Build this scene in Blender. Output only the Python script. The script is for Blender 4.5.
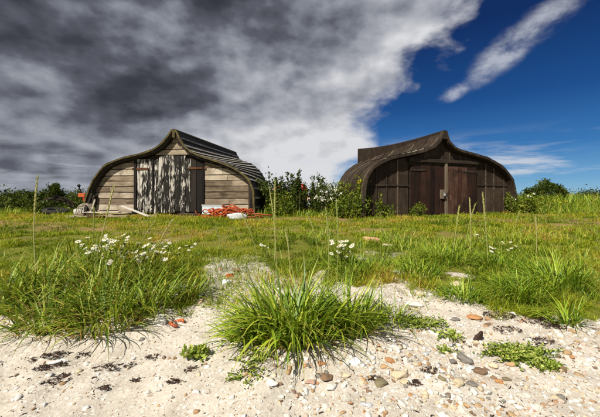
import bpy, bmesh, math, random
import numpy as np
from mathutils import Vector, Matrix, noise as mnoise

for o in list(bpy.data.objects):
    bpy.data.objects.remove(o)
S = bpy.context.scene
COL = S.collection
rng = np.random.default_rng(11)
random.seed(5)
R = math.radians

# ------------------------------------------------------------------ camera
EYE = 1.30                      # eye height above the beach in front of the camera
F = 300.0; CX = 300.0; HZ = 197.0   # photo pixels: focal length, centre column, horizon row
cam = bpy.data.cameras.new('camera'); cam_o = bpy.data.objects.new('camera', cam); COL.objects.link(cam_o)
cam_o.location = (0, 0, EYE); cam_o.rotation_euler = (R(90), 0, 0)
cam.sensor_width = 36; cam.lens = 18.0; cam.clip_start = 0.05; cam.clip_end = 9000
cam.shift_y = -11.5 / 600.0
S.camera = cam_o
S.render.resolution_x = 1024; S.render.resolution_y = 712
S.view_settings.view_transform = 'Standard'; S.view_settings.look = 'None'
S.view_settings.gamma = 1.0; S.view_settings.exposure = 0.62
S.view_settings.use_curve_mapping = False

# ------------------------------------------------------------------ node helpers
class NT:
    def __init__(s, tree):
        s.t = tree; s.n = tree.nodes; s.l = tree.links; s.n.clear()
    def _set(s, sock, v):
        if isinstance(v, bpy.types.NodeSocket): s.l.new(v, sock)
        elif v is not None: sock.default_value = v
    def math(s, op, a, b=None, c=None, clamp=False):
        n = s.n.new('ShaderNodeMath'); n.operation = op; n.use_clamp = clamp
        for i, v in enumerate((a, b, c)):
            if v is not None: s._set(n.inputs[i], v)
        return n.outputs[0]
    def noise(s, vec, scale, detail=4, rough=.55, dist=0., out='Fac'):
        n = s.n.new('ShaderNodeTexNoise'); s._set(n.inputs['Vector'], vec)
        n.inputs['Scale'].default_value = scale; n.inputs['Detail'].default_value = detail
        n.inputs['Roughness'].default_value = rough; n.inputs['Distortion'].default_value = dist
        return n.outputs[out]
    def voronoi(s, vec, scale, out='Distance', feature='F1'):
        n = s.n.new('ShaderNodeTexVoronoi'); n.feature = feature; s._set(n.inputs['Vector'], vec)
        n.inputs['Scale'].default_value = scale
        return n.outputs[out]
    def mapping(s, vec, scale=(1, 1, 1), loc=(0, 0, 0), rot=(0, 0, 0)):
        n = s.n.new('ShaderNodeMapping'); s._set(n.inputs['Vector'], vec)
        n.inputs['Scale'].default_value = scale; n.inputs['Location'].default_value = loc
        n.inputs['Rotation'].default_value = rot
        return n.outputs[0]
    def ramp(s, fac, stops, interp='LINEAR'):
        n = s.n.new('ShaderNodeValToRGB'); s._set(n.inputs[0], fac); cr = n.color_ramp; cr.interpolation = interp
        while len(cr.elements) > 1: cr.elements.remove(cr.elements[0])
        for i, (p, c) in enumerate(stops):
            e = cr.elements[0] if i == 0 else cr.elements.new(p)
            e.position = p
            e.color = (c, c, c, 1) if not isinstance(c, (tuple, list)) else (*c[:3], 1)
        return n.outputs[0]
    def mix(s, fac, a, b, mode='MIX'):
        n = s.n.new('ShaderNodeMix'); n.data_type = 'RGBA'; n.blend_type = mode
        s._set(n.inputs[0], fac)
        for i, v in ((6, a), (7, b)):
            if isinstance(v, (tuple, list)): v = (*v[:3], 1)
            s._set(n.inputs[i], v)
        return n.outputs[2]
    def maprange(s, v, a, b, c=0., d=1., smooth=True):
        n = s.n.new('ShaderNodeMapRange'); n.interpolation_type = 'SMOOTHSTEP' if smooth else 'LINEAR'
        s._set(n.inputs[0], v)
        for i, q in enumerate((a, b, c, d)): n.inputs[1 + i].default_value = q
        return n.outputs[0]
    def coord(s, out='Object'):
        n = s.n.new('ShaderNodeTexCoord'); return n.outputs[out]
    def attr(s, name, out='Fac'):
        n = s.n.new('ShaderNodeAttribute'); n.attribute_name = name; return n.outputs[out]
    def objrand(s):
        n = s.n.new('ShaderNodeObjectInfo'); return n.outputs['Random']
    def bump(s, h, strength=.5, dist=.02):
        n = s.n.new('ShaderNodeBump'); n.inputs['Strength'].default_value = strength
        n.inputs['Distance'].default_value = dist; s._set(n.inputs['Height'], h); return n.outputs[0]
    def out(s, shader):
        o = s.n.new('ShaderNodeOutputMaterial'); s.l.new(shader, o.inputs['Surface'])
    def principled(s, col, rough=.8, normal=None, spec=.3, metal=0.):
        n = s.n.new('ShaderNodeBsdfPrincipled')
        if isinstance(col, (tuple, list)): col = (*col[:3], 1)
        s._set(n.inputs['Base Color'], col); s._set(n.inputs['Roughness'], rough)
        n.inputs['Specular IOR Level'].default_value = spec; n.inputs['Metallic'].default_value = metal
        if normal: s.l.new(normal, n.inputs['Normal'])
        return n.outputs[0]

# ------------------------------------------------------------------ sky and sun
SUN_EL, SUN_AZ = 47.0, 218.0       # azimuth clockwise from +Y: behind the camera, to the left
W = bpy.data.worlds.new('World'); S.world = W; W.use_nodes = True
w = NT(W.node_tree)
sky = w.n.new('ShaderNodeTexSky'); sky.sky_type = 'NISHITA'; sky.sun_disc = False
sky.sun_elevation = R(SUN_EL); sky.sun_rotation = R(SUN_AZ); sky.air_density = 1.0; sky.dust_density = .6; sky.ozone_density = 2.0
gen = w.coord('Generated')
sep = w.n.new('ShaderNodeSeparateXYZ'); w.l.new(gen, sep.inputs[0])
dx, dy, dz = sep.outputs
zp = w.math('MAXIMUM', dz, 0.0)
zz = w.math('ADD', zp, .15)
pxn = w.math('DIVIDE', dx, zz); pyn = w.math('DIVIDE', dy, zz)
def combine(x, y, z=0.0):
    n = w.n.new('ShaderNodeCombineXYZ')
    for i, v in enumerate((x, y, z)): w._set(n.inputs[i], v)
    return n.outputs[0]
pv = combine(pxn, w.math('MULTIPLY', pyn, 1.25))
bv = w.mapping(gen, (2.3, 2.3, 3.9), (.7, 0, .2))
def billow(off):
    v = w.mapping(bv, (1, 1, 1), off)
    a = w.noise(v, 1.0, 10, .48, .0); b = w.noise(v, 3.1, 8, .5, .0)
    return w.math('ADD', w.math('MULTIPLY', a, .86), w.math('MULTIPLY', b, .14))
CO = (5.3, 2.2, 4.6)
n_big = billow(CO); n_lit = billow((CO[0] - .055, CO[1] - .03, CO[2] + .10))     # the same field a little nearer the sun
n_mid = w.noise(w.mapping(bv, (1, 1, 1), (3.1, 7.7, 2.0)), 1.9, 9, .55, .2)
n_low = w.noise(w.mapping(bv, (1, 1, .7), (9.3, 1.7, 4.0)), .75, 3, .5, .2)
lit = w.math('SUBTRACT', n_big, n_lit)
# a deck of cloud whose edge runs away from the viewer on the right
edge = w.math('SUBTRACT', .69, pxn)
dens = w.math('ADD', w.math('MULTIPLY', edge, 1.6), w.math('MULTIPLY', w.math('SUBTRACT', n_mid, .5), 3.6))
cov_deck = w.maprange(dens, -.36, .50)
# one loose broken streak and a puff off the deck's edge
def spot(x0, y0, sx, sy):
    gx = w.math('POWER', w.math('DIVIDE', w.math('SUBTRACT', pxn, x0), sx), 2.0); gy = w.math('POWER', w.math('DIVIDE', w.math('SUBTRACT', pyn, y0), sy), 2.0)
    return w.math('EXPONENT', w.math('MULTIPLY', w.math('ADD', gx, gy), -1.0))
st = w.math('MAXIMUM', w.math('MULTIPLY', spot(1.02, 1.45, .10, .36), .85), spot(.97, 1.92, .075, .13))
n_str = w.noise(w.mapping(bv, (1, 1, 1), (.4, 2.2, 0)), 3.4, 8, .62, .3)
cov_str = w.math('MULTIPLY', w.maprange(w.math('MULTIPLY', st, w.math('MULTIPLY', w.math('POWER', n_str, 2.4), 5.4)), .14, 1.1), .62)
# thin flat banks far off, low over the horizon
n_bank = w.noise(w.mapping(gen, (2.6, 2.6, 17.0), (.9, .3, .17)), 1.0, 6, .6, .5)
lowm = w.math('MULTIPLY', w.maprange(zp, .0, .03), w.maprange(zp, .20, .09))
cov_bank = w.math('MULTIPLY', w.maprange(n_bank, .47, .66), w.math('MULTIPLY', lowm, .75))
cov = w.math('MAXIMUM', w.math('MAXIMUM', cov_deck, cov_str), cov_bank)
# cloud brightness: thin edges white, deep deck slate grey
b0 = w.math('ADD', w.math('MULTIPLY', w.math('MAXIMUM', pxn, -1.2), .44), w.math('ADD', w.math('MULTIPLY', w.math('SUBTRACT', n_big, .5), 1.5), w.math('ADD', .21, w.math('MULTIPLY', lit, 3.6))))
b1 = w.math('ADD', b0, w.math('MULTIPLY', w.math('SUBTRACT', n_low, .5), 1.0))
b2 = w.math('ADD', b1, w.maprange(zp, .50, .0, -.16, .56, False))
cl = w.ramp(w.maprange(b2, -.75, .75, smooth=False), [(0.0, (.018, .019, .025)), (.25, (.034, .036, .048)), (.42, (.070, .075, .092)),
     (.56, (.145, .155, .182)), (.74, (.26, .27, .30)), (1.0, (.46, .465, .48))])
cl = w.mix(w.math('MAXIMUM', w.math('MULTIPLY', cov_str, .8), w.math('MULTIPLY', cov_bank, .55)), cl, (.40, .43, .48))
# the blue of a polarised summer sky: Nishita, deepened toward the zenith as a polarising filter does
sk = w.mix(1.0, sky.outputs[0], (.047, .062, .070), 'MULTIPLY')
gam = w.n.new('ShaderNodeGamma'); w.l.new(sk, gam.inputs[0]); gam.inputs[1].default_value = 1.6
pol = w.ramp(zp, [(0, (.21, .37, .50)), (.05, (.095, .235, .42)), (.14, (.022, .108, .29)), (.27, (.006, .045, .165)), (.45, (.003, .015, .075)), (.7, (.004, .016, .07))])
sk = w.mix(.82, gam.outputs[0], pol)
final = w.mix(cov, sk, cl)
bg = w.n.new('ShaderNodeBackground'); w.l.new(final, bg.inputs[0]); bg.inputs[1].default_value = 1.0
wo = w.n.new('ShaderNodeOutputWorld'); w.l.new(bg.outputs[0], wo.inputs[0])

sun = bpy.data.lights.new('sun', 'SUN'); sun_o = bpy.data.objects.new('sun', sun); COL.objects.link(sun_o)
sun.energy = 4.6; sun.angle = R(.6); sun.color = (1.0, .93, .80)
sd = Vector((math.sin(R(SUN_AZ)) * math.cos(R(SUN_EL)), math.cos(R(SUN_AZ)) * math.cos(R(SUN_EL)), math.sin(R(SUN_EL))))
sun_o.rotation_euler = (-sd).to_track_quat('-Z', 'Y').to_euler()
sun_o.location = sd * 40

# ------------------------------------------------------------------ object helpers
def tag(o, label=None, cat=None, group=None, kind=None):
    if label: o['label'] = label
    if cat: o['category'] = cat
    if group: o['group'] = group
    if kind: o['kind'] = kind
    return o
def thing(name, label, cat, loc=(0, 0, 0), rz=0., group=None):
    o = bpy.data.objects.new(name, None); COL.objects.link(o); o.empty_display_size = .2
    o.location = loc; o.rotation_euler = (0, 0, rz)
    return tag(o, label, cat, group)
def link(name, me, parent=None):
    o = bpy.data.objects.new(name, me); COL.objects.link(o)
    if parent: o.parent = parent
    return o
def mk(name, verts, faces, mat, parent=None, smooth=False):
    me = bpy.data.meshes.new(name); me.from_pydata([tuple(map(float, v)) for v in verts], [], faces); me.update()
    me.materials.append(mat)
    if smooth: me.shade_smooth()
    return link(name, me, parent)
def mk_np(name, V, Q, mat, parent=None, attrs=None, smooth=True):
    """big quad meshes straight from numpy"""
    me = bpy.data.meshes.new(name)
    n, k = Q.shape
    me.vertices.add(len(V)); me.vertices.foreach_set('co', V.astype(np.float32).ravel())
    me.loops.add(n * k); me.loops.foreach_set('vertex_index', Q.astype(np.int32).ravel())
    me.polygons.add(n); me.polygons.foreach_set('loop_start', np.arange(0, n * k, k, dtype=np.int32))
    me.polygons.foreach_set('loop_total', np.full(n, k, dtype=np.int32))
    if smooth: me.polygons.foreach_set('use_smooth', np.ones(n, dtype=bool))
    for a, val in (attrs or {}).items():
        at = me.attributes.new(a, 'FLOAT', 'POINT'); at.data.foreach_set('value', val.astype(np.float32))
    me.update(calc_edges=True); me.materials.append(mat)
    return link(name, me, parent)
def bm_obj(name, bm, mat, parent=None, smooth=False):
    bmesh.ops.recalc_face_normals(bm, faces=bm.faces)
    me = bpy.data.meshes.new(name); bm.to_mesh(me); bm.free(); me.materials.append(mat)
    if smooth: me.shade_smooth()
    return link(name, me, parent)
def bm_box(bm, lo, hi, mtx=None, bev=0.):
    lo = Vector(lo); hi = Vector(hi)
    r = bmesh.ops.create_cube(bm, size=1.0)
    for v in r['verts']:
        v.co = Vector(((lo[i] + hi[i]) / 2 + v.co[i] * (hi[i] - lo[i]) for i in range(3)))
    vs = r['verts']
    if bev > 0:
        es = list({e for v in vs for e in v.link_edges})
        rb = bmesh.ops.bevel(bm, geom=es, offset=bev, segments=1, affect='EDGES')
        vs = list({v for f in rb['faces'] for v in f.verts} | {v for v in vs if v.is_valid})
    if mtx is not None: bmesh.ops.transform(bm, matrix=mtx, verts=vs)
def bm_tube(bm, pts, rad, n=6, cap=True):
    """tube through pts; rad is a number or a list"""
    pts = [Vector(p) for p in pts]
    if not isinstance(rad, (list, tuple)): rad = [rad] * len(pts)
    rings = []; up = Vector((0, 0, 1)); prev = None
    for i, p in enumerate(pts):
        t = (pts[min(i + 1, len(pts) - 1)] - pts[max(i - 1, 0)]).normalized()
        if prev is None:
            a = t.cross(up if abs(t.z) < .9 else Vector((1, 0, 0))).normalized()
        else:
            a = (prev - t * prev.dot(t)).normalized()
        prev = a; b = t.cross(a)
        rings.append([bm.verts.new(p + (a * math.cos(2 * math.pi * k / n) + b * math.sin(2 * math.pi * k / n)) * rad[i]) for k in range(n)])
    for r0, r1 in zip(rings, rings[1:]):
        for k in range(n): bm.faces.new((r0[k], r0[(k + 1) % n], r1[(k + 1) % n], r1[k]))
    if cap:
        bm.faces.new(rings[0][::-1]); bm.faces.new(rings[-1])

# ------------------------------------------------------------------ numpy value noise
_perm = np.random.default_rng(3).random((256, 256))
def vnoise(x, y):
    x = np.asarray(x, float); y = np.asarray(y, float)
    xi = np.floor(x).astype(int); yi = np.floor(y).astype(int); fx = x - xi; fy = y - yi
    fx = fx * fx * (3 - 2 * fx); fy = fy * fy * (3 - 2 * fy)
    g = lambda a, b: _perm[a & 255, b & 255]
    return (g(xi, yi) * (1 - fx) + g(xi + 1, yi) * fx) * (1 - fy) + (g(xi, yi + 1) * (1 - fx) + g(xi + 1, yi + 1) * fx) * fy
def fbm(x, y, oct=4, gain=.5):
    s = 0.; a = 1.; t = 0.
    for i in range(oct):
        s = s + a * vnoise(x * 2 ** i + 17.3 * i, y * 2 ** i + 5.1 * i); t += a; a *= gain
    return s / t
def sstep(v, a, b):
    t = np.clip((np.asarray(v, float) - a) / (b - a), 0, 1); return t * t * (3 - 2 * t)

# ------------------------------------------------------------------ terrain
_dy = np.array([-60, 0, 1.5, 2.5, 3.2, 4, 5, 6, 8, 10.3, 14, 25, 60, 200, 9000.])
_dD = np.array([1.7, 1.36, 1.25, 1.15, 1.05, .94, .85, .785, .70, .625, .60, .62, .75, 1.1, 8.])
def ground_base(x, y):
    return EYE - np.interp(y, _dy, _dD)
def bank(x, y):          # low grassy bank beyond the right shed
    return .38 * sstep(x, 8.2, 10.2) * sstep(y, 11.8, 14.0) * (1 - sstep(y, 22, 40))
def hummock(x, y):
    return (.06 * np.exp(-((x + .02) / .75) ** 2 - ((y - 2.75) / .4) ** 2)
            + .12 * np.exp(-((x + 2.3) / 1.2) ** 2 - ((y - 3.3) / .8) ** 2))
def G(x, y):
    x = np.asarray(x, float); y = np.asarray(y, float)
    near = 1 - sstep(np.hypot(x, y), 14, 40)
    n = (fbm(x * .9 + 3, y * .9, 3) - .5) * .12 + (fbm(x * 5, y * 5, 3) - .5) * .035
    fl = 1 - .75 * sstep(y, 8.5, 9.6) * (1 - sstep(y, 17, 20))
    return ground_base(x, y) + n * near * fl + bank(x, y) + hummock(x, y)
def on_ground(px, py):
    """photo pixel -> the point where its ray meets the ground"""
    X = (px - CX) / F; Z = (HZ - py) / F
    ys = np.concatenate([np.linspace(.8, 6, 1200), np.linspace(6, 40, 2000)])
    h = EYE + Z * ys - G(X * ys, ys)
    i = np.argmax(h < 0) if (h < 0).any() else len(ys) - 1
    y = ys[i]
    return float(X * y), float(y), float(G(X * y, y))
def at(px, py, y):
    return Vector(((px - CX) / F * y, y, EYE + (HZ - py) / F * y))
def to_px(x, y, z):
    return CX + F * x / y, HZ - F * (z - EYE) / y

def sand_mask(x, y):
    """1 = open sand, 0 = grown over"""
    x = np.asarray(x, float); y = np.asarray(y, float)
    n = (fbm(x * 1.3 + 9, y * 1.3 + 2, 4) - .5)
    line = 3.08 + n * 2.0 + (fbm(x * 6 + 2, y * 6, 3) - .5) * .7 + .45 * np.sin(x * .9 + .6) - .25 * sstep(x, .6, 2.2)
    m = 1 - sstep(y, line - .25, line + .25)
    # sandy tongue running up the gap left of the centre
    cxl = -.55 - .42 * (y - 3.2)
    m = np.maximum(m, np.clip(1.0 * (1 - sstep(np.abs(x - cxl) + n * 1.6, .1, .95)) * (1 - sstep(y + n * 2, 3.4, 5.4)) + n * 1.2, 0, .8) * (1 - sstep(np.abs(x - cxl), .5, 1.1)) * (1 - sstep(y, 4.3, 5.8)))
    # worn patches
    m = np.maximum(m, .42 * sstep(fbm(x * .8 + 31, y * 1.1 + 4, 4), .66, .76) * sstep(y, 3, 4.5) * (1 - sstep(y, 6.5, 8)))
    for (bx, by, rx, ry) in BARE:
        m = np.maximum(m, np.clip(.85 * np.exp(-((x - bx) / rx) ** 2 - ((y - by) / ry) ** 2) + n * .8, 0, 1) * np.exp(-((x - bx) / rx / 1.5) ** 4 - ((y - by) / ry / 1.5) ** 4))
    return m
BARE = [(2.05, 3.75, .32, .14), (1.1, 3.15, .3, .2), (.95, 4.35, .22, .10), (-.2, 3.5, .5, .25)]
def soil_mask(x, y):
    """brown worn earth in front of the sheds"""
    x = np.asarray(x, float); y = np.asarray(y, float)
    a = sstep(fbm(x * .35 + 2, y * 1.3 + 8, 4), .50, .64) * sstep(y, 5.2, 7) * (1 - sstep(y, 11, 12.5))
    b = np.exp(-((y - (8.4 + .05 * x)) / .35) ** 2) * sstep(x, 1.6, 2.6) * (.55 + .5 * fbm(x * 2, y * 2, 3))
    return np.clip(np.maximum(a * .75, b), 0, 1)

# ------------------------------------------------------------------ materials
MATS = {}
def material(name):
    def deco(fn):
        m = bpy.data.materials.new(name); m.use_nodes = True; fn(NT(m.node_tree)); MATS[name] = m; return m
    return deco

@material('ground')
def _(n):
    P = n.coord('Object')
    sand = n.attr('sand'); soil = n.attr('soil')
    fine = n.noise(P, 60, 4, .7); mid = n.noise(P, 7, 5, .6); big = n.noise(P, 1.1, 4, .6)
    sc = n.ramp(mid, [(.25, (.36, .32, .27)), (.5, (.47, .43, .375)), (.75, (.57, .535, .48))])
    sc = n.mix(.40, sc, n.ramp(fine, [(.3, (.29, .245, .20)), (.5, (.47, .43, .375)), (.7, (.63, .60, .55))]))
    grit = n.voronoi(P, 75, 'Color'); gs = n.n.new('ShaderNodeSeparateColor'); n.l.new(grit, gs.inputs[0])
    sc = n.mix(n.ramp(gs.outputs[0], [(.955, 0.), (.97, .5)]), sc, (.20, .13, .08))
    sc = n.mix(n.ramp(gs.outputs[1], [(.93, 0.), (.95, .6)]), sc, (.74, .72, .68))
    sc = n.mix(n.ramp(n.noise(P, 2.3, 6, .65, .6), [(.5, 0.), (.72, .5)]), sc, (.34, .285, .225))
    tc = n.ramp(mid, [(.2, (.06, .07, .010)), (.5, (.12, .135, .018)), (.8, (.20, .19, .035))])
    tc = n.mix(n.ramp(big, [(.48, 0.), (.72, .5)]), tc, (.22, .15, .055))
    so = n.ramp(mid, [(.2, (.16, .09, .045)), (.6, (.27, .17, .09)), (.85, (.36, .26, .16))])
    nn = n.math('ADD', n.math('MULTIPLY', n.noise(P, 9, 6, .7), .6), n.math('MULTIPLY', n.noise(P, 45, 3, .7), .4))
    sf = n.maprange(n.math('ADD', sand, n.math('MULTIPLY', n.math('SUBTRACT', nn, .5), 1.6)), .38, .62)
    c = n.mix(soil, tc, so); c = n.mix(sf, c, sc)
    h = n.math('ADD', n.math('MULTIPLY', fine, .35), mid)
    n.out(n.principled(c, .95, n.bump(h, .55, .03), .1))

def leaf_material(name, stops, tipcol, trans=.35, tipstart=.7, gloss=.12):
    @material(name)
    def _(n):
        r = n.attr('rnd'); t = n.attr('tip')
        c = n.ramp(r, stops)
        c = n.mix(n.maprange(t, tipstart, 1.0, 0., .75), c, tipcol)
        d = n.n.new('ShaderNodeBsdfDiffuse'); n.l.new(c, d.inputs[0])
        tr = n.n.new('ShaderNodeBsdfTranslucent'); n.l.new(n.mix(1., c, (1.15, 1.1, .55), 'MULTIPLY'), tr.inputs[0])
        m1 = n.n.new('ShaderNodeMixShader'); m1.inputs[0].default_value = trans
        n.l.new(d.outputs[0], m1.inputs[1]); n.l.new(tr.outputs[0], m1.inputs[2])
        g = n.n.new('ShaderNodeBsdfGlossy'); g.inputs['Roughness'].default_value = .5; g.inputs[0].default_value = (.8, .85, .7, 1)
        m2 = n.n.new('ShaderNodeMixShader'); m2.inputs[0].default_value = gloss
        n.l.new(m1.outputs[0], m2.inputs[1]); n.l.new(g.outputs[0], m2.inputs[2])
        n.out(m2.outputs[0])
    return MATS[name]
leaf_material('blade_tuft', [(0, (.045, .10, .006)), (.35, (.17, .28, .016)), (.7, (.38, .47, .035)), (.92, (.47, .46, .06)), (1, (.50, .38, .14))], (.50, .46, .12), .27, .82, .04)
leaf_material('blade_left', [(0, (.05, .10, .008)), (.35, (.155, .25, .018)), (.7, (.32, .40, .04)), (.88, (.46, .38, .09)), (1, (.46, .28, .10))], (.46, .38, .10), .27, .75, .03)
leaf_material('blade_turf', [(0, (.08, .135, .008)), (.35, (.21, .285, .014)), (.72, (.34, .36, .022)), (.92, (.43, .36, .05)), (1, (.42, .25, .07))], (.44, .38, .05), .35, .7, .012)
leaf_material('blade_meadow', [(0, (.06, .13, .010)), (.45, (.19, .31, .018)), (.82, (.35, .43, .035)), (1, (.48, .41, .11))], (.46, .43, .08), .27, .75, .03)
leaf_material('stalk', [(0, (.26, .30, .07)), (.5, (.36, .37, .12)), (1, (.50, .43, .20))], (.5, .44, .22), .2, .9, .04)
leaf_material('leaf_dark', [(0, (.016, .030, .006)), (.5, (.050, .078, .011)), (.85, (.115, .135, .018)), (1, (.20, .19, .03))], (.12, .12, .03), .25, .9, .012)
leaf_material('leaf_mid', [(0, (.045, .08, .008)), (.5, (.13, .18, .016)), (.85, (.26, .28, .026)), (1, (.30, .27, .05))], (.2, .2, .05), .3, .9, .015)
leaf_material('leaf_sand', [(0, (.13, .20, .022)), (.5, (.30, .40, .06)), (.85, (.43, .48, .10)), (1, (.50, .46, .17))], (.3, .3, .1), .3, .9, .03)
leaf_material('petal_white', [(0, (.74, .74, .70)), (1, (.86, .86, .82))], (.8, .8, .75), .25, .9, .02)
leaf_material('petal_yellow', [(0, (.55, .42, .02)), (1, (.72, .58, .03))], (.6, .5, .05), .2, .9, .02)

def wood_material(name, stops, along='x', scale=1., rough=.85, bump=.5, stain=None, var=.35):
    @material(name)
    def _(n):
        P = n.coord('Object'); rnd = n.objrand()
        cmb = n.n.new('ShaderNodeCombineXYZ'); n._set(cmb.inputs[0], n.math('MULTIPLY', rnd, 31.)); n._set(cmb.inputs[2], n.math('MULTIPLY', rnd, 57.)); n._set(cmb.inputs[1], n.math('MULTIPLY', rnd, 13.))
        ad = n.n.new('ShaderNodeVectorMath'); n.l.new(P, ad.inputs[0]); n.l.new(cmb.outputs[0], ad.inputs[1])
        sc = {'x': (.9, 14, 22), 'z': (22, 14, .9), 'y': (22, .9, 14)}[along]
        V = n.mapping(ad.outputs[0], tuple(q * scale for q in sc))
        grain = n.noise(V, 1.6, 6, .65, .8)
        blot = n.noise(ad.outputs[0], 2.6, 5, .6)
        f = n.math('ADD', n.math('MULTIPLY', grain, .65), n.math('MULTIPLY', blot, .35))
        f = n.math('ADD', f, n.math('MULTIPLY', n.math('SUBTRACT', rnd, .5), var))
        c = n.ramp(f, stops)
        if stain: c = n.mix(n.ramp(n.noise(P, 1.7, 5, .65), [(.50, 0.), (.66, .75)]), c, stain)
        n.out(n.principled(c, rough, n.bump(grain, bump, .012), .2))
    return MATS[name]
wood_material('plank_grey', [(.24, (.045, .031, .020)), (.38, (.19, .145, .10)), (.53, (.37, .305, .225)), (.72, (.54, .475, .38))], 'x', 1., stain=(.15, .11, .075), var=.34, bump=.8)
wood_material('wood_dark', [(.25, (.008, .006, .005)), (.5, (.022, .016, .012)), (.8, (.07, .05, .036))], 'z')
wood_material('wood_pale', [(.25, (.22, .17, .12)), (.5, (.42, .37, .30)), (.8, (.62, .57, .50))], 'x')
wood_material('batten_pale', [(.26, (.05, .042, .035)), (.40, (.22, .195, .16)), (.55, (.42, .39, .335)), (.8, (.56, .53, .47))], 'y', 1.6, var=.25)
wood_material('batten_brown', [(.3, (.018, .013, .010)), (.55, (.045, .032, .023)), (.8, (.16, .125, .09))], 'x', .6)
wood_material('post_pale', [(.25, (.05, .035, .024)), (.5, (.13, .098, .070)), (.8, (.26, .21, .155))], 'z')
wood_material('door_red', [(.26, (.006, .003, .002)), (.45, (.022, .009, .006)), (.62, (.052, .022, .014)), (.82, (.14, .085, .06))], 'z', .8, var=.45, bump=.8, stain=(.008, .005, .004))
wood_material('drift', [(.25, (.10, .07, .05)), (.5, (.24, .18, .13)), (.8, (.42, .35, .27))], 'x')

@material('door_peel')
def _(n):
    P = n.coord('Object'); rnd = n.objrand()
    cmb = n.n.new('ShaderNodeCombineXYZ'); n._set(cmb.inputs[2], n.math('MULTIPLY', rnd, 41.))
    ad = n.n.new('ShaderNodeVectorMath'); n.l.new(P, ad.inputs[0]); n.l.new(cmb.outputs[0], ad.inputs[1])
    V = n.mapping(ad.outputs[0], (15, 3, 2.3)); flake = n.noise(V, 1., 7, .68, 1.1)
    grain = n.noise(n.mapping(ad.outputs[0], (40, 10, 1.6)), 1., 5, .6, .4)
    f = n.math('ADD', flake, n.math('MULTIPLY', n.math('SUBTRACT', rnd, .5), .12))
    f = n.math('ADD', f, n.math('MULTIPLY', n.math('SUBTRACT', grain, .5), .35))
    broad = n.noise(P, 2.4, 3, .5)
    f = n.math('ADD', f, n.math('MULTIPLY', n.math('SUBTRACT', broad, .5), .42))
    paint = n.ramp(f, [(.545, 0.), (.57, 1.)])
    wood = n.ramp(grain, [(.25, (.12, .09, .065)), (.45, (.42, .39, .34)), (.75, (.66, .64, .59))])
    tar = n.ramp(grain, [(.3, (.004, .0035, .003)), (.7, (.016, .013, .010))])
    c = n.mix(paint, tar, wood)
    n.out(n.principled(c, n.ramp(paint, [(0, .6), (1, .9)]), n.bump(n.math('SUBTRACT', grain, n.math('MULTIPLY', paint, .8)), .6, .01), .25))

def felt(name, a, b, c, sc=1.):
    @material(name)
    def _(n):
        P = n.coord('Object'); rnd = n.objrand()
        f1 = n.noise(P, 3.2 * sc, 6, .65, .3); f2 = n.noise(P, 45, 3, .7); f3 = n.noise(P, .8, 3, .5)
        f = n.math('ADD', n.math('MULTIPLY', f1, .6), n.math('MULTIPLY', f3, .4))
        f = n.math('ADD', f, n.math('MULTIPLY', n.math('SUBTRACT', rnd, .5), .18))
        f4 = n.noise(n.mapping(P, (11, 11, .9)), 1., 5, .6); f = n.math('ADD', f, n.math('MULTIPLY', n.math('SUBTRACT', f4, .5), .5))
        col = n.ramp(f, [(.28, a), (.5, b), (.70, c), (.88, tuple(q * 1.9 for q in c))])
        col = n.mix(n.ramp(f2, [(.62, 0.), (.74, .5)]), col, tuple(min(1, q * 2.2) for q in c))
        n.out(n.principled(col, .9, n.bump(n.math('ADD', f1, n.math('MULTIPLY', f2, .4)), .5, .015), .2))
    return MATS[name]
wood_material('wood_tar', [(.25, (.004, .0035, .003)), (.5, (.010, .008, .007)), (.8, (.035, .027, .021))], 'z')
felt('tar_black', (.010, .009, .008), (.022, .018, .015), (.055, .045, .036))
felt('tar_brown', (.012, .008, .006), (.027, .018, .012), (.055, .039, .028), 1.6)
felt('felt_brown', (.016, .010, .007), (.031, .020, .013), (.056, .039, .026))
felt('rim_brown', (.016, .011, .008), (.035, .025, .018), (.08, .06, .045), 2)
felt('moss_rim', (.035, .026, .015), (.085, .068, .028), (.20, .17, .055), 2.5)
felt('rust', (.025, .010, .006), (.065, .026, .013), (.12, .055, .028), 4)
felt('iron', (.012, .010, .009), (.03, .022, .018), (.07, .045, .035), 4)
felt('rubber', (.010, .010, .011), (.018, .018, .019), (.035, .034, .033), 2)
felt('bark', (.035, .024, .015), (.075, .052, .032), (.13, .10, .065), 4)

def paint(name, col, var=.25, rough=.55, sc=9.):
    @material(name)
    def _(n):
        P = n.coord('Object')
        f = n.noise(P, sc, 5, .65); d = n.noise(P, 2.2, 4, .6)
        lo = tuple(q * (1 - var) for q in col)
        c = n.mix(f, lo, col)
        c = n.mix(n.ramp(d, [(.52, 0.), (.72, .45)]), c, (.16, .12, .08))
        n.out(n.principled(c, rough, n.bump(f, .25, .01), .3))
    return MATS[name]
paint('rope_orange', (.52, .10, .03), .6, .9, 14)
paint('plastic_red', (.60, .05, .03), .2, .4)
paint('plastic_orange', (.55, .13, .04), .2, .4)
paint('plastic_blue_white', (.60, .69, .76), .25, .5, 5)
paint('sack_white', (.62, .63, .64), .45, .8, 7)
paint('paint_white', (.60, .58, .54), .35, .7)
paint('steel', (.42, .42, .42), .4, .45)
paint('shell', (.84, .82, .78), .12, .45)

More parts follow.
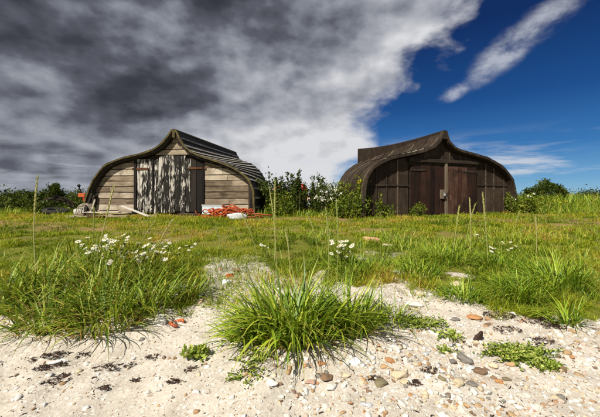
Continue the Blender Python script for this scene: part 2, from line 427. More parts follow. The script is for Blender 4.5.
def stone_mat(name, col, vein=None):
    @material(name)
    def _(n):
        P = n.coord('Object'); rnd = n.objrand()
        f = n.noise(P, 16, 5, .65); f2 = n.noise(P, 4, 4, .6, .8); f3 = n.noise(P, 60, 3, .7)
        lo = tuple(q * .62 for q in col); hi = tuple(min(.88, q * 1.22) for q in col)
        c = n.mix(f2, lo, hi); c = n.mix(n.ramp(f3, [(.5, 0.), (.75, .5)]), c, tuple(q * .5 for q in col))
        if vein: c = n.mix(n.ramp(f, [(.52, 0.), (.62, .8)]), c, vein)
        hs = n.n.new('ShaderNodeHueSaturation'); n.l.new(c, hs.inputs['Color']); n._set(hs.inputs['Value'], n.math('ADD', .82, n.math('MULTIPLY', rnd, .36)))
        n.out(n.principled(hs.outputs[0], .75, n.bump(n.math('ADD', f, n.math('MULTIPLY', f3, .3)), .35, .006), .3))
    return MATS[name]
stone_mat('stone_white', (.74, .72, .68)); stone_mat('stone_cream', (.62, .53, .38), (.5, .36, .2))
stone_mat('stone_tan', (.46, .30, .16), (.35, .2, .1)); stone_mat('stone_orange', (.46, .22, .09), (.5, .34, .2))
stone_mat('stone_pink', (.55, .36, .28)); stone_mat('stone_brown', (.20, .125, .075), (.3, .2, .13))
stone_mat('stone_grey', (.22, .20, .18)); stone_mat('stone_olive', (.20, .17, .10)); stone_mat('stone_blue', (.55, .58, .62))
@material('seaweed')
def _(n):
    P = n.coord('Object'); f = n.noise(P, 25, 4, .6)
    n.out(n.principled(n.ramp(f, [(.3, (.012, .007, .005)), (.55, (.045, .022, .014)), (.8, (.13, .065, .04))]), .6, n.bump(f, .4, .01), .35))

# ------------------------------------------------------------------ ground sheet
def axis(dense_lo, dense_hi, step, far, neg=True):
    a = list(np.arange(dense_lo, dense_hi + 1e-6, step)); s = step; v = a[-1]
    while v < far: s *= 1.22; v += s; a.append(v)
    s = step; v = a[0]; pre = []
    while v > (-far if neg else -60): s *= 1.22; v -= s; pre.append(v)
    return np.array(pre[::-1] + a)
gx_ = axis(-5.2, 5.2, .045, 6000); gy_ = axis(1.4, 7.5, .04, 8000, False)
XX, YY = np.meshgrid(gx_, gy_); ZZ = G(XX, YY)
sm = sand_mask(XX, YY); so = soil_mask(XX, YY)
ZZ = ZZ + sm * (fbm(XX * 13, YY * 13, 3) - .5) * .03 + sm * (fbm(XX * 3.5 + 8, YY * 3.5, 2) - .5) * .06
nx_, ny_ = len(gx_), len(gy_)
idx = np.arange(nx_ * ny_).reshape(ny_, nx_)
Q = np.stack([idx[:-1, :-1], idx[:-1, 1:], idx[1:, 1:], idx[1:, :-1]], -1).reshape(-1, 4)
gr = mk_np('ground', np.stack([XX, YY, ZZ], -1).reshape(-1, 3), Q, MATS['ground'], None, {'sand': sm.ravel(), 'soil': so.ravel()})
gr['kind'] = 'structure'
def GZ(x, y):
    x = np.asarray(x, float); y = np.asarray(y, float); m = sand_mask(x, y)
    return G(x, y) + m * (fbm(x * 13, y * 13, 3) - .5) * .03 + m * (fbm(x * 3.5 + 8, y * 3.5, 2) - .5) * .06

# ================================================================== BOAT SHEDS
PXM = 29.0   # photo pixels per metre at the sheds' fronts
class Shed:
    def __init__(s, name, label, ridge_px, base_py, d0, phi):
        s.O = Vector(((ridge_px - CX) / F * d0, d0, EYE + (HZ - base_py) / F * d0)); s.phi = phi
        s.root = thing(name, label, 'boat shed', s.O, phi, 'upturned boat sheds')
    def uv(s, px, py, yoff=0.):
        c, q = math.cos(s.phi), math.sin(s.phi)
        O = s.O + Vector((-q, c, 0)) * yoff
        X = (px - CX) / F; Z = (HZ - py) / F
        t = (O.x * -q + O.y * c) / (X * -q + c)
        return ((X * t - O.x) * c + (t - O.y) * q, EYE + Z * t - O.z)
    def setup(s, leftpx, rightpx, back_half, back_top, fin_back, L, N=15, M=15, wpow=1.4):
        """front profile from photo points (ridge -> base), back profile in metres"""
        def resamp(p, n):
            p = np.array(p); d = np.r_[0, np.cumsum(np.hypot(*np.diff(p, axis=0).T))]
            t = np.linspace(0, d[-1], 200); q = np.stack([np.interp(t, d, p[:, 0]), np.interp(t, d, p[:, 1])], 1)
            k = np.ones(9) / 9
            for _ in range(2):
                pad = np.vstack([2 * q[0] - q[4:0:-1], q, 2 * q[-1] - q[-2:-6:-1]])
                q = np.stack([np.convolve(pad[:, 0], k, 'valid'), np.convolve(pad[:, 1], k, 'valid')], 1)
            d = np.r_[0, np.cumsum(np.hypot(*np.diff(q, axis=0).T))]; t = np.linspace(0, d[-1], n)
            return np.stack([np.interp(t, d, q[:, 0]), np.interp(t, d, q[:, 1])], 1)
        s.L, s.N, s.M = L, N, M
        s.front = {}
        for side, pts in ((-1, leftpx), (1, rightpx)):
            p = [s.uv(*q) for q in pts]; p[-1] = (p[-1][0], -.12)
            s.front[side] = resamp(p, N)
        bh = [(u, v) for u, v in back_half] ; s.back = {sd: resamp([(sd * u, v) for u, v in bh], N) for sd in (-1, 1)}
        s.back_top, s.fin_back = back_top, fin_back
        s.ridge_front = max(s.front[-1][0][1], s.front[1][0][1])
        s.wpow = wpow
    def sec(s, t, side):
        e = t ** s.wpow
        return s.front[side] * (1 - e) + s.back[side] * e
    def norm(s, p, side):
        g = np.gradient(p, axis=0); n = np.stack([-g[:, 1], g[:, 0]], 1) * side
        n /= np.linalg.norm(n, axis=1)[:, None] + 1e-9
        # outward: away from the section's inside
        c = np.array([p[-1, 0] * .5, p[:, 1].min() * .5 + .3])
        sgn = np.sign(((p - c) * n).sum(1)); 
        return n * (1 if sgn.sum() > 0 else -1)
    def pt(s, t, side, j, off=0., yoff=0.):
        p = s.sec(t, side); n = s.norm(p, side)
        u = np.interp(j, np.arange(s.N), p[:, 0] + n[:, 0] * off); v = np.interp(j, np.arange(s.N), p[:, 1] + n[:, 1] * off)
        return (u, t * s.L + yoff, v)
    def grid_solid(s, name, tf, jf, off_out, off_in, mat, parent, side, smooth=True):
        """curved slab over station values tf, profile positions jf; off_out(j) outer height"""
        nt, nj = len(tf), len(jf); V = []
        for k in (0, 1):
            for t in tf:
                p = s.sec(t, side); n = s.norm(p, side); ar = np.arange(s.N)
                for q, j in enumerate(jf):
                    o = off_out(q / (nj - 1)) if k == 0 else off_in
                    V.append((np.interp(j, ar, p[:, 0]) + np.interp(j, ar, n[:, 0]) * o, t * s.L, np.interp(j, ar, p[:, 1]) + np.interp(j, ar, n[:, 1]) * o))
        I = lambda k, a, b: k * nt * nj + a * nj + b
        Fc = []
        for a in range(nt - 1):
            for b in range(nj - 1):
                Fc.append((I(0, a, b), I(0, a + 1, b), I(0, a + 1, b + 1), I(0, a, b + 1)))
                Fc.append((I(1, a, b), I(1, a, b + 1), I(1, a + 1, b + 1), I(1, a + 1, b)))
        for a in range(nt - 1):
            for b in (0, nj - 1): Fc.append((I(0, a, b), I(0, a + 1, b), I(1, a + 1, b), I(1, a, b)))
        for b in range(nj - 1):
            for a in (0, nt - 1): Fc.append((I(0, a, b), I(0, a, b + 1), I(1, a, b + 1), I(1, a, b)))
        bm = bmesh.new(); vs = [bm.verts.new(v) for v in V]
        for f in Fc: bm.faces.new([vs[i] for i in f])
        o = bm_obj(name, bm, mat, parent)
        if smooth:
            o.data.shade_smooth(); o.data.set_sharp_from_angle(angle=R(40))
        return o
    def ridge_z(s, t):
        return s.ridge_front * (1 - t) + s.fin_back * t + getattr(s, 'ridge_sag', 0) * 4 * t * (1 - t)
    def fin(s, mat, half=.09, t0=.0, parent=None):
        ts = np.linspace(t0, 1, 18); bm = bmesh.new(); rows = []
        for i, t in enumerate(ts):
            zt = s.ridge_z(t) + .05; zb = max(s.sec(t, 1)[0, 1], s.sec(t, -1)[0, 1]) - .25
            u0 = .5 * (s.sec(t, 1)[0, 0] + s.sec(t, -1)[0, 0])
            y = t * s.L - (.05 if i == 0 else 0)
            rows.append([bm.verts.new(q) for q in ((u0 - half, y, zb), (u0 - half, y, zt - .03), (u0 - half * .6, y, zt), (u0 + half * .6, y, zt), (u0 + half, y, zt - .03), (u0 + half, y, zb))])
        for a, b in zip(rows, rows[1:]):
            for k in range(5): bm.faces.new((a[k], a[k + 1], b[k + 1], b[k]))
        bm.faces.new(rows[0]); bm.faces.new(rows[-1][::-1])
        return bm_obj('keel', bm, mat, parent or s.root)
    def rim(s, mat, out, inn, y0, y1):
        """thick edge round the front opening"""
        for side in (-1, 1):
            bm = bmesh.new(); rows = []
            jf = np.linspace(0, s.N - 1, 44)
            for q, j in enumerate(jf):
                wob = 1 + .35 * (vnoise(q * .55, side * 9.) - .5)
                pts = []
                for (o, yy) in ((out * wob, y0), (out * wob, y1), (inn * wob, y1), (inn * wob, y0)):
                    u, _, v = s.pt(0., side, j, o)
                    pts.append(bm.verts.new((u, yy + .03 * (vnoise(q * .8, 3.3) - .5), v)))
                rows.append(pts)
            for a, b in zip(rows, rows[1:]):
                for k in range(4): bm.faces.new((a[k], a[(k + 1) % 4], b[(k + 1) % 4], b[k]))
            bm.faces.new(rows[0]); bm.faces.new(rows[-1][::-1])
            bm_obj('roof_edge', bm, mat, s.root)
    def inner(s, u, off=.10):
        """height of the roof's underside over u, on the front section"""
        us, vs = [], []
        for side in (-1, 1):
            p = s.front[side]; n = s.norm(p, side); q = p - n * off
            us += list(q[:, 0]); vs += list(q[:, 1])
        us = np.array(us); vs = np.array(vs); o = np.argsort(us)
        return np.interp(u, us[o], vs[o])
    def urange(s, off=.10):
        a = (s.front[-1] - s.norm(s.front[-1], -1) * off)[:, 0].min(); b = (s.front[1] - s.norm(s.front[1], 1) * off)[:, 0].max()
        return a, b
    def panel(s, name, u0, u1, v0, v1, yf, th, mat, parent=None, ns=14, jig=0., gap=0.):
        """board or sheet clipped to the underside of the roof"""
        a, b = s.urange(); u0 = max(u0, a + .005) + gap; u1 = min(u1, b - .005) - gap
        us = np.linspace(u0, u1, 160); ok = s.inner(us) > v0 + .012
        if not ok.any(): return None
        us = us[ok]; us = np.linspace(us[0], us[-1], ns)
        if us[-1] - us[0] < .02: return None
        tops = np.minimum(v1, s.inner(us)); tops = np.maximum(tops, v0 + .01)
        poly = [(us[0], v0)] + [(us[-1], v0)] + [(u, v) for u, v in zip(us[::-1], tops[::-1])]
        # drop collinear points on the flat top
        pl = []
        for i, p in enumerate(poly):
            q, r = poly[i - 1], poly[(i + 1) % len(poly)]
            if abs((p[0] - q[0]) * (r[1] - p[1]) - (p[1] - q[1]) * (r[0] - p[0])) > 1e-6 or i < 2: pl.append(p)
        bm = bmesh.new(); j1 = random.uniform(-jig, jig); j2 = random.uniform(-jig, jig)
        uc = (u0 + u1) / 2; vc = (v0 + v1) / 2
        fr = [bm.verts.new((u, yf - th + j1 + (v - vc) * j2 * .8 / max(.1, v1 - v0), v)) for u, v in pl]
        bk = [bm.verts.new((u, yf, v)) for u, v in pl]
        bm.faces.new(fr); bm.faces.new(bk[::-1]); n = len(pl)
        for i in range(n): bm.faces.new((fr[i], bk[i], bk[(i + 1) % n], fr[(i + 1) % n]))
        return bm_obj(name, bm, mat, parent or s.root)
    def endcap(s, mat):
        p = [(u, s.L - .03, v) for u, v in s.sec(1., -1)[::-1]] + [(u, s.L - .03, v) for u, v in s.sec(1., 1)]
        q = [(a, b - .05, c) for a, b, c in p]; n = len(p); bm = bmesh.new()
        A = [bm.verts.new(v) for v in p]; B = [bm.verts.new(v) for v in q]
        bm.faces.new(A); bm.faces.new(B[::-1])
        for i in range(n): bm.faces.new((A[i], B[i], B[(i + 1) % n], A[(i + 1) % n]))
        bm_obj('end_wall', bm, mat, s.root)
    def box(s, name, u0, u1, y0, y1, v0, v1, mat, parent=None, bev=.006, rot=0.):
        bm = bmesh.new(); c = Vector(((u0 + u1) / 2, (y0 + y1) / 2, (v0 + v1) / 2))
        h = Vector(((u1 - u0) / 2, (y1 - y0) / 2, (v1 - v0) / 2))
        m = Matrix.Translation(c) @ Matrix.Rotation(rot, 4, 'Y')
        bm_box(bm, -h, h, m, bev)
        return bm_obj(name, bm, mat, parent or s.root)

# ---------------------------------------------------------------- left shed
A = Shed('boat_shed', 'upturned boat shed with pale weathered planks and peeling black and white door', 174.3, 214.0, 10.3, R(-7))
A.setup([(173.0, 130.5), (168.5, 137.5), (162.7, 145), (151.7, 151.7), (138.8, 155.3), (122.3, 159), (107.7, 164.5), (98.5, 173.7), (93, 182.8), (89.3, 192), (86.0, 203), (83.5, 214)],
        [(175.5, 130.5), (179, 138.8), (184.7, 148), (193.8, 154.6), (206.7, 159), (221.3, 163.4), (236, 170), (247, 178), (251.8, 184.7), (253.4, 197), (253.8, 214)],
        [(.02, 87 / PXM), (3.5 / PXM, 80 / PXM), (9 / PXM, 74.5 / PXM), (26 / PXM, 69.5 / PXM), (40 / PXM, 58 / PXM), (48 / PXM, 45 / PXM), (50 / PXM, 28 / PXM), (50 / PXM, -.1)], 87 / PXM, 87.5 / PXM, 6.3)
tsA = np.linspace(0, 1, 16); jA = np.linspace(0, A.N - 1, 29)
for side in (-1, 1):
    roof = A.grid_solid('roof', tsA, jA, lambda q: .0, -.07, MATS['tar_black'], A.root, side)
    for k in range(A.N - 1):      # lapped hull planks, each with its pale worn edge
        A.grid_solid('strake', tsA, np.linspace(k + .02, k + 1.06 if k < A.N - 2 else k + 1, 4), lambda q: .014 + .026 * q, .004, MATS['tar_black'], roof, side)
        A.grid_solid('seam', tsA, np.linspace(k + .80, k + 1.02 if k < A.N - 2 else k + 1, 2), lambda q: .052, .03, MATS['batten_pale'], roof, side)
A.fin(MATS['moss_rim'], .05)
A.rim(MATS['moss_rim'], .055, -.005, -.06, .05)
A.endcap(MATS['wood_dark'])
YW = .20
# door opening in wall coordinates
du0, dtop = A.uv(136.6, 158.5, YW); du1, dbot = A.uv(203.4, 212.5, YW)
a0, b0_ = A.urange()
bh = .215; v = -.10; row = 0
while v < 3.0:
    h = bh * random.uniform(.88, 1.1)
    for (u0, u1) in (((a0, du0), (du1, b0_)) if v + h * .5 < dtop else ((a0, b0_),)):
        cuts = [u0, u1]
        if u1 - u0 > 1.2 and random.random() < .45: cuts.insert(1, u0 + (u1 - u0) * random.uniform(.35, .65))
        for c0, c1 in zip(cuts, cuts[1:]):
            A.panel('plank', c0, c1, v, v + h - random.uniform(.018, .034), YW, .035, MATS['plank_grey'], ns=20, jig=.010, gap=.004)
    v += h; row += 1
A.panel('backing', a0, b0_, -.1, 2.9, YW + .09, .03, MATS['wood_dark'], ns=40)
# door: vertical boards with flaking paint
nb = 12; edges = np.linspace(du0 + .06, du1 - .02, nb + 1)
door = A.box('door', du0 + .06, du1 - .02, YW - .020, YW + .03, dbot + .02, dtop - .03, MATS['wood_dark'])
for k in range(nb):
    m = MATS['wood_tar'] if k in (nb - 1, nb - 2) else MATS['door_peel']
    top = dtop + (.06 if 4 <= k <= 8 else -.05) + random.uniform(-.03, .03); bot = dbot + random.uniform(-.05, .04)
    A.box('board', edges[k] + .006, edges[k + 1] - .006, YW - .065 + random.uniform(-.006, .006), YW - .022, bot, top, m, door, .004, random.uniform(-.004, .004))
for k in (0, 1):   # strap hinges
    u = (du0 - .12, du1 - .50)[k]
    A.box('hinge', u, u + .62, YW - .085, YW - .066, dtop - .42, dtop - .34, MATS['rust'], door)
A.box('door_post', du0 - .05, du0 + .05, YW - .09, YW - .03, dbot - .05, dtop - .02, MATS['wood_tar'])
A.box('door_post', du1 - .02, du1 + .06, YW - .085, YW - .03, dbot - .05, dtop - .05, MATS['wood_tar'])
A.box('meeting_post', edges[3] - .03, edges[3] + .03, YW - .088, YW - .064, dbot, dtop - .02, MATS['wood_tar'], door)
tu, tv = A.uv(192, 213.5, YW)
A.box('threshold', tu - .35, tu + .35, YW - .30, YW - .07, tv - .14, tv + .02, MATS['wood_dark'])
cu, cv = A.uv(252, 200, YW)
A.box('corner_post', cu - .09, cu - .01, YW - .12, YW - .04, -.1, 1.0, MATS['wood_dark'])
for side, j in ((-1, A.N - 2.3), (-1, A.N - 3.4)):     # bare ribs showing under the left eave
    u, _, vv = A.pt(0, side, j, -.12)
    A.box('rib', u - .04, u + .04, .02, .30, -.1, vv, MATS['wood_dark'], None, .005, .15)

# ---------------------------------------------------------------- right shed
B = Shed('boat_shed', 'upturned boat shed clad in dark brown felt with reddish double doors', 444.0, 215.5, 10.4, R(18))
B.setup([(442.6, 132.0), (438.8, 142.0), (430, 149), (411.7, 153.5), (393.3, 157), (378.7, 162.7), (369.5, 170), (364.7, 181), (363, 200), (363, 214)],
        [(445.4, 132.0), (447, 140.7), (455.7, 149.8), (470.3, 153.5), (488.7, 159), (503.3, 168), (510.7, 177.3), (514.4, 190), (515, 203), (515, 212)],
        [(0., 71 / PXM), (8 / PXM, 69 / PXM), (22 / PXM, 59 / PXM), (33 / PXM, 45 / PXM), (38 / PXM, 32 / PXM), (39 / PXM, 18 / PXM), (39 / PXM, -.1)], 71 / PXM, 92 / PXM, 5.9, wpow=1.5)
B.ridge_sag = -.13
nbay = 9; tsB = np.linspace(0, 1, nbay * 2 + 1); jB = np.linspace(0, B.N - 1, 29)
for side in (-1, 1):
    roof = B.grid_solid('roof', tsB, jB, lambda q: 0., -.07, MATS['tar_brown'], B.root, side)
    for k in range(nbay):
        t0, t1 = k / nbay, (k + 1) / nbay
        B.grid_solid('felt_sheet', np.linspace(t0 + .003, t1 - .003, 3), jB, lambda q: .012 + .006 * math.sin(q * 17 + k), .003, MATS['tar_brown'], roof, side)
        B.grid_solid('batten', [t0 + .0 if k else .012, t0 + .009 if k else .02], np.linspace(.6, B.N - 1, 26), lambda q: .035, .012, MATS['batten_brown' if k % 2 else 'post_pale'], roof, side)
    # short nailed strips across the shoulder below the keel
    for k in range(7):
        t = .05 + k * .055
        B.grid_solid('nailed_strip', [t, t + .008], np.linspace(2.2 + .12 * k, 3.3 + .1 * k, 6), lambda q: .045, .02, MATS['batten_pale'], roof, side)
    B.grid_solid('lapped_edge', np.linspace(.0, .75, 12), np.linspace(2.0, 2.25, 3), lambda q: .05, .01, MATS['tar_brown'], roof, side)
B.fin(MATS['tar_brown'], .10)
B.rim(MATS['rim_brown'], .045, -.05, -.06, .05)
B.endcap(MATS['wood_dark'])
YB = .18
bu0, btop = B.uv(409.5, 165.0, YB); bu1, bbot = B.uv(475.0, 215.0, YB)
aB, cB = B.urange()
def bU(px): return B.uv(px, 190, YB)[0]
jointv = B.uv(390, 185.3, YB)[1]; jointv2 = B.uv(495, 185.3, YB)[1]; lint = B.uv(440, 161.2, YB)[1]
B.panel('backing', aB, cB, -.1, 3.0, YB + .06, .03, MATS['wood_dark'], ns=50)
lefts = [aB] + [bU(p) for p in (376, 386, 397)] + [bu0 - .06]
rights = [bu1 + .06] + [bU(p) for p in (485, 493, 503)] + [cB]
for cols, jv in ((lefts, jointv), (rights, jointv2)):
    for c0, c1 in zip(cols, cols[1:]):
        B.panel('felt_panel', c0, c1, -.1, jv, YB, .015, MATS['felt_brown'], jig=.004, gap=.002)
        B.panel('felt_panel', c0, c1, jv, 3., YB, .015, MATS['felt_brown'], jig=.004, gap=.002)
    for i, c in enumerate(cols[1:-1]):
        B.panel('batten', c - .022, c + .022, -.1, 3., YB - .017, .022, MATS['post_pale' if i == 2 and jv == jointv else 'batten_brown'], ns=4)
    B.panel('joint_strip', cols[0], cols[-1], jv - .02, jv + .02, YB - .040, .012, MATS['rim_brown'], ns=4)
gab = [bu0 - .06] + [bU(p) for p in (424, 441, 449, 459)] + [bu1 + .06]
for c0, c1 in zip(gab, gab[1:]): B.panel('felt_panel', c0, c1, btop, 3., YB, .015, MATS['felt_brown'], jig=.004, gap=.002)
for c in gab[1:-1]: B.panel('batten', c - .02, c + .02, lint + .03, 3., YB - .017, .02, MATS['batten_brown'], ns=4)
B.box('lintel', bu0 - .10, bu1 + .08, YB - .12, YB - .02, lint - .07, lint + .045, MATS['batten_brown'])
post = bU(444.5)
def leaf(u0, u1, n):
    d = B.box('door', u0, u1, YB - .03, YB + .02, bbot + .03, btop - .03, MATS['wood_dark'])
    e = np.linspace(u0, u1, n + 1)
    for k in range(n):
        B.box('board', e[k] + .005, e[k + 1] - .005, YB - .065 + random.uniform(-.005, .005), YB - .032, bbot + random.uniform(-.03, .05), btop + random.uniform(-.03, .01), MATS['door_red'], d, .004)
    return d
d1 = leaf(bu0, post - .06, 7); d2 = leaf(post + .07, bu1, 6)
B.box('centre_post', post - .055, post + .055, YB - .10, YB - .0, bbot - .05, lint - .06, MATS['post_pale'])
for (u, d) in ((bu0 - .02, d1), (bu1 - .62, d2)):
    B.box('hinge', u, u + .62, YB - .085, YB - .066, btop - .20, btop - .13, MATS['iron'], d)
lk = B.uv(440.5, 194, YB); lock = B.box('lock_plate', lk[0] - .09, lk[0] + .07, YB - .125, YB - .066, lk[1] - .17, lk[1] + .15, MATS['post_pale'], d1)
B.box('hasp', lk[0] + .02, lk[0] + .20, YB - .150, YB - .128, lk[1] + .0, lk[1] + .04, MATS['iron'], lock)
bm = bmesh.new(); bm_box(bm, (-.035, -.02, -.05), (.035, .02, .03), Matrix.Translation((lk[0] + .02, YB - .175, lk[1] - .02)), .008)
bm_tube(bm, [(lk[0] + .02 + .025 * math.cos(a), YB - .175, lk[1] + .01 + .035 * math.sin(a)) for a in np.linspace(0, math.pi, 7)], .006)
bm_obj('padlock', bm, MATS['steel'], lock)
B.box('door_sill', bu0 - .05, bu1 + .05, YB - .15, YB - .07, bbot - .14, bbot - .04, MATS['wood_dark'])

# ================================================================== GRASS
def blades(n, x, y, z, h, width, az, lean, curl, seg=3, fold=0.):
    """ribbon blades -> verts, quads, tip attr, rnd attr (arrays of length n)"""
    t = np.linspace(0, 1, seg + 1)[None, :]
    ang = lean[:, None] + curl[:, None] * t                      # angle from the vertical along the blade
    ds = h[:, None] / seg
    sx = np.cumsum(np.sin(ang) * ds, 1) - np.sin(ang[:, :1]) * ds; sz = np.cumsum(np.cos(ang) * ds, 1) - np.cos(ang[:, :1]) * ds
    ca, sa = np.cos(az)[:, None], np.sin(az)[:, None]
    cx = x[:, None] + sx * ca; cy = y[:, None] + sx * sa; cz = z[:, None] + sz
    prof = np.clip(1.0 - t ** 2.2, .06, 1) * (0.65 + .35 * np.minimum(1, t * 4))
    wd = width[:, None] * prof * .5
    tw = az + rng.uniform(-.6, .6, n)
    lx, ly = -np.sin(tw)[:, None] * wd, np.cos(tw)[:, None] * wd
    Vl = np.stack([cx + lx, cy + ly, cz], -1); Vr = np.stack([cx - lx, cy - ly, cz + fold * wd], -1)
    V = np.stack([Vl, Vr], 2).reshape(-1, 3)
    b = (np.arange(n) * (seg + 1) * 2)[:, None]; s = (np.arange(seg) * 2)[None, :]
    q = np.stack([b + s, b + s + 1, b + s + 3, b + s + 2], -1).reshape(-1, 4)
    tip = np.repeat(np.broadcast_to(t, (n, seg + 1)), 2, axis=1).ravel()
    rnd = np.repeat(rng.random(n), (seg + 1) * 2)
    return V, q, tip, rnd
def join_sets(sets):
    V, Q, T, Rn, o = [], [], [], [], 0
    for v, q, t, r in sets:
        V.append(v); Q.append(q + o); T.append(t); Rn.append(r); o += len(v)
    return np.vstack(V), np.vstack(Q), np.concatenate(T), np.concatenate(Rn)

# short turf over the whole field
def scatter_field(n, y0, y1, power):
    u = rng.random(n); y = (y0 ** (1 - power) + u * (y1 ** (1 - power) - y0 ** (1 - power))) ** (1 / (1 - power))
    x = rng.uniform(-1, 1, n) * (1.12 * y + .4)
    return x, y
def turf(n, y0, y1, power):
    x, y = scatter_field(n, y0, y1, power)
    sm = sand_mask(x, y); so = soil_mask(x, y); cl = fbm(x * 1.7 + 40, y * 1.7, 4)
    keep = rng.random(n) < np.clip((1 - sm) * 1.05 - .02 + .25 * sstep(fbm(x * 5 + 50, y * 5, 2), .55, .75) * (y > 2.85), .0, 1) * np.clip(1 - .75 * so, 0, 1) * np.clip(.6 + 1.5 * (cl - .3), .35, 1)
    # nothing grows inside the sheds
    for sh in (A, B):
        c, q = math.cos(sh.phi), math.sin(sh.phi)
        lu = (x - sh.O.x) * c + (y - sh.O.y) * q; lv = -(x - sh.O.x) * q + (y - sh.O.y) * c
        keep &= ~((np.abs(lu) < 2.55) & (lv > .35) & (lv < 6))
    x, y, cl = x[keep], y[keep], cl[keep]; m = len(x)
    h = rng.uniform(.02, .07, m) * (.25 + 2.0 * sstep(fbm(x * 4 + 4, y * 4, 3), .3, .75)) * (1 + .02 * y)
    return blades(m, x, y, G(x, y) - .006, h, rng.uniform(.005, .011, m) * np.clip(y / 4.2, .8, 3.5), rng.uniform(0, 6.28, m), rng.uniform(.05, .7, m), rng.uniform(.1, 1.2, m), 2)
tv_ = turf(460000, 2.7, 24, 1.4)
V, Q, T, Rn = tv_
patch = np.repeat(fbm(V[::6, 0] * .9 + 12, V[::6, 1] * 1.4, 4) + .5 * (fbm(V[::6, 0] * 5, V[::6, 1] * 5, 2) - .5), 6); Rn = np.clip(Rn * .6 + (patch - .5) * 1.5 + .14, 0, 1)
o = mk_np('turf_grass', V, Q, MATS['blade_turf'], None, {'tip': T, 'rnd': Rn}); tag(o, 'short yellow green turf covering the field up to the sheds', 'grass', None, 'stuff')

# longer meadow grass: right half middle distance, and thin growth at the beach edge
def meadow(n, hlo, hhi, region, w0=.008, seg=3):
    x, y = region(n)
    m = len(x)
    h = rng.uniform(hlo, hhi, m)
    return blades(m, x, y, G(x, y) - .01, h, rng.uniform(.7, 1.3, m) * w0 * np.clip(y / 4., .8, 3), rng.uniform(0, 6.28, m), rng.uniform(.0, .45, m), rng.uniform(.2, 1.5, m), seg)
def reg_mid(n):
    x, y = scatter_field(n, 3.0, 6.8, 1.2)
    d = sstep(x + .25 * (y - 3), -.1, .9) * (1 - .5 * sstep(y, 5.2, 6.8)) * (1 - sand_mask(x, y)) * np.clip(.12 + 3.2 * (fbm(x * 1.8 + 3, y * 2.2 + 70, 3) - .42), 0, 1)
    k = rng.random(n) < d; return x[k], y[k]
def reg_fringe(n):
    y = rng.uniform(2.75, 4.6, n); x = rng.uniform(-1.1, 1.1, n) * y
    k = rng.random(n) < sstep(fbm(x * 4 + 21, y * 5 + 3, 3), .54, .66) * sstep(y + .5 * fbm(x * 2, y * 2, 2), 3.0, 3.4); return x[k], y[k]
def reg_far(n):
    x = rng.uniform(7.6, 20, n); y = rng.uniform(11.0, 20, n)
    k = (rng.random(n) < sstep(x - .45 * (y - 11), 7.6, 9.0)); return x[k], y[k]
def reg_farleft(n):
    x = rng.uniform(-20, -7.6, n); y = rng.uniform(10.4, 20, n); k = rng.random(n) < .8; return x[k], y[k]
def reg_back(n):
    x = rng.uniform(-2.0, 2.2, n); y = rng.uniform(9.9, 13, n); return x, y
sets = [meadow(44000, .06, .22, reg_mid), meadow(9000, .08, .24, reg_fringe), meadow(14000, .25, .6, reg_far, .006), meadow(7000, .15, .4, reg_farleft, .006), meadow(5000, .12, .4, reg_back, .006)]
V, Q, T, Rn = join_sets(sets)
o = mk_np('meadow_grass', V, Q, MATS['blade_meadow'], None, {'tip': T, 'rnd': Rn}); tag(o, 'longer green meadow grass right of the sandy tongue and on the bank', 'grass', None, 'stuff')

# ---------------------------------------------------------------- tufts
def tuft(label, px, py, wpx, hm, n, mat='blade_tuft', group='coarse grass tufts on the sand', width=.011, depth=.55, lean=(.05, .75), dry=.10):
    x, y, z = on_ground(px, py); rad = wpx / F * y / 2
    root = thing('grass_tuft', label, 'grass tuft', (x, y, z), 0, group)
    def mkset(n, hl, hh, w, ln, crl, rr=1.):
        a = rng.uniform(0, 6.28, n); r = np.sqrt(rng.random(n)) * rr
        bx = np.cos(a) * r * rad * .62; by = np.sin(a) * r * rad * .62 * depth
        az = np.arctan2(by / depth, bx) + rng.normal(0, .95, n)
        l = rng.uniform(*ln, n) * (.25 + .85 * r) * (1 - .45 * np.clip(-np.sin(az), 0, 1)); h = (hl + (hh - hl) * rng.beta(2, 1.6, n)) * (1 - .18 * r) * np.where(rng.random(n) < .12, rng.uniform(.3, .7, n), 1.)
        gz = GZ(x + bx, y + by) - z - .015
        return blades(n, bx, by, gz, h, rng.uniform(.6, 1.25, n) * w, az, l, rng.uniform(crl[0], crl[1], n), 7, .3)
    V, Q, T, Rn = mkset(n, hm * .55, hm * 1.15, width, lean, (.5, 2.1))
    Rn = np.clip(Rn * (1 - dry * .4), 0, 1)
    mk_np('green_blades', V, Q, MATS[mat], root, {'tip': T, 'rnd': Rn * .9})['kind'] = 'stuff'
    V, Q, T, Rn = mkset(int(n * dry * 1.6), hm * .3, hm * .8, width * .7, (.4, 1.2), (.5, 1.6))
    o = mk_np('dry_blades', V, Q, MATS[mat], root, {'tip': T, 'rnd': .9 + .1 * Rn}); o['kind'] = 'stuff'
    return root
tuft('big bright green grass tuft in the middle foreground on the sand', 292, 336, 128, .70, 520, width=.021, dry=.22)
tuft('grass tuft joined to the right end of the big middle tuft', 350, 332, 80, .60, 230, width=.018, dry=.22)
tuft('small low grass tuft left foot of the big middle tuft', 246, 342, 48, .42, 90, width=.015)
tuft('thin grass tuft right of the big middle tuft by pale stones', 392, 322, 45, .38, 70, width=.013, group='coarse grass tufts on the sand')
LG = 'coarse grass tufts along the left of the beach'
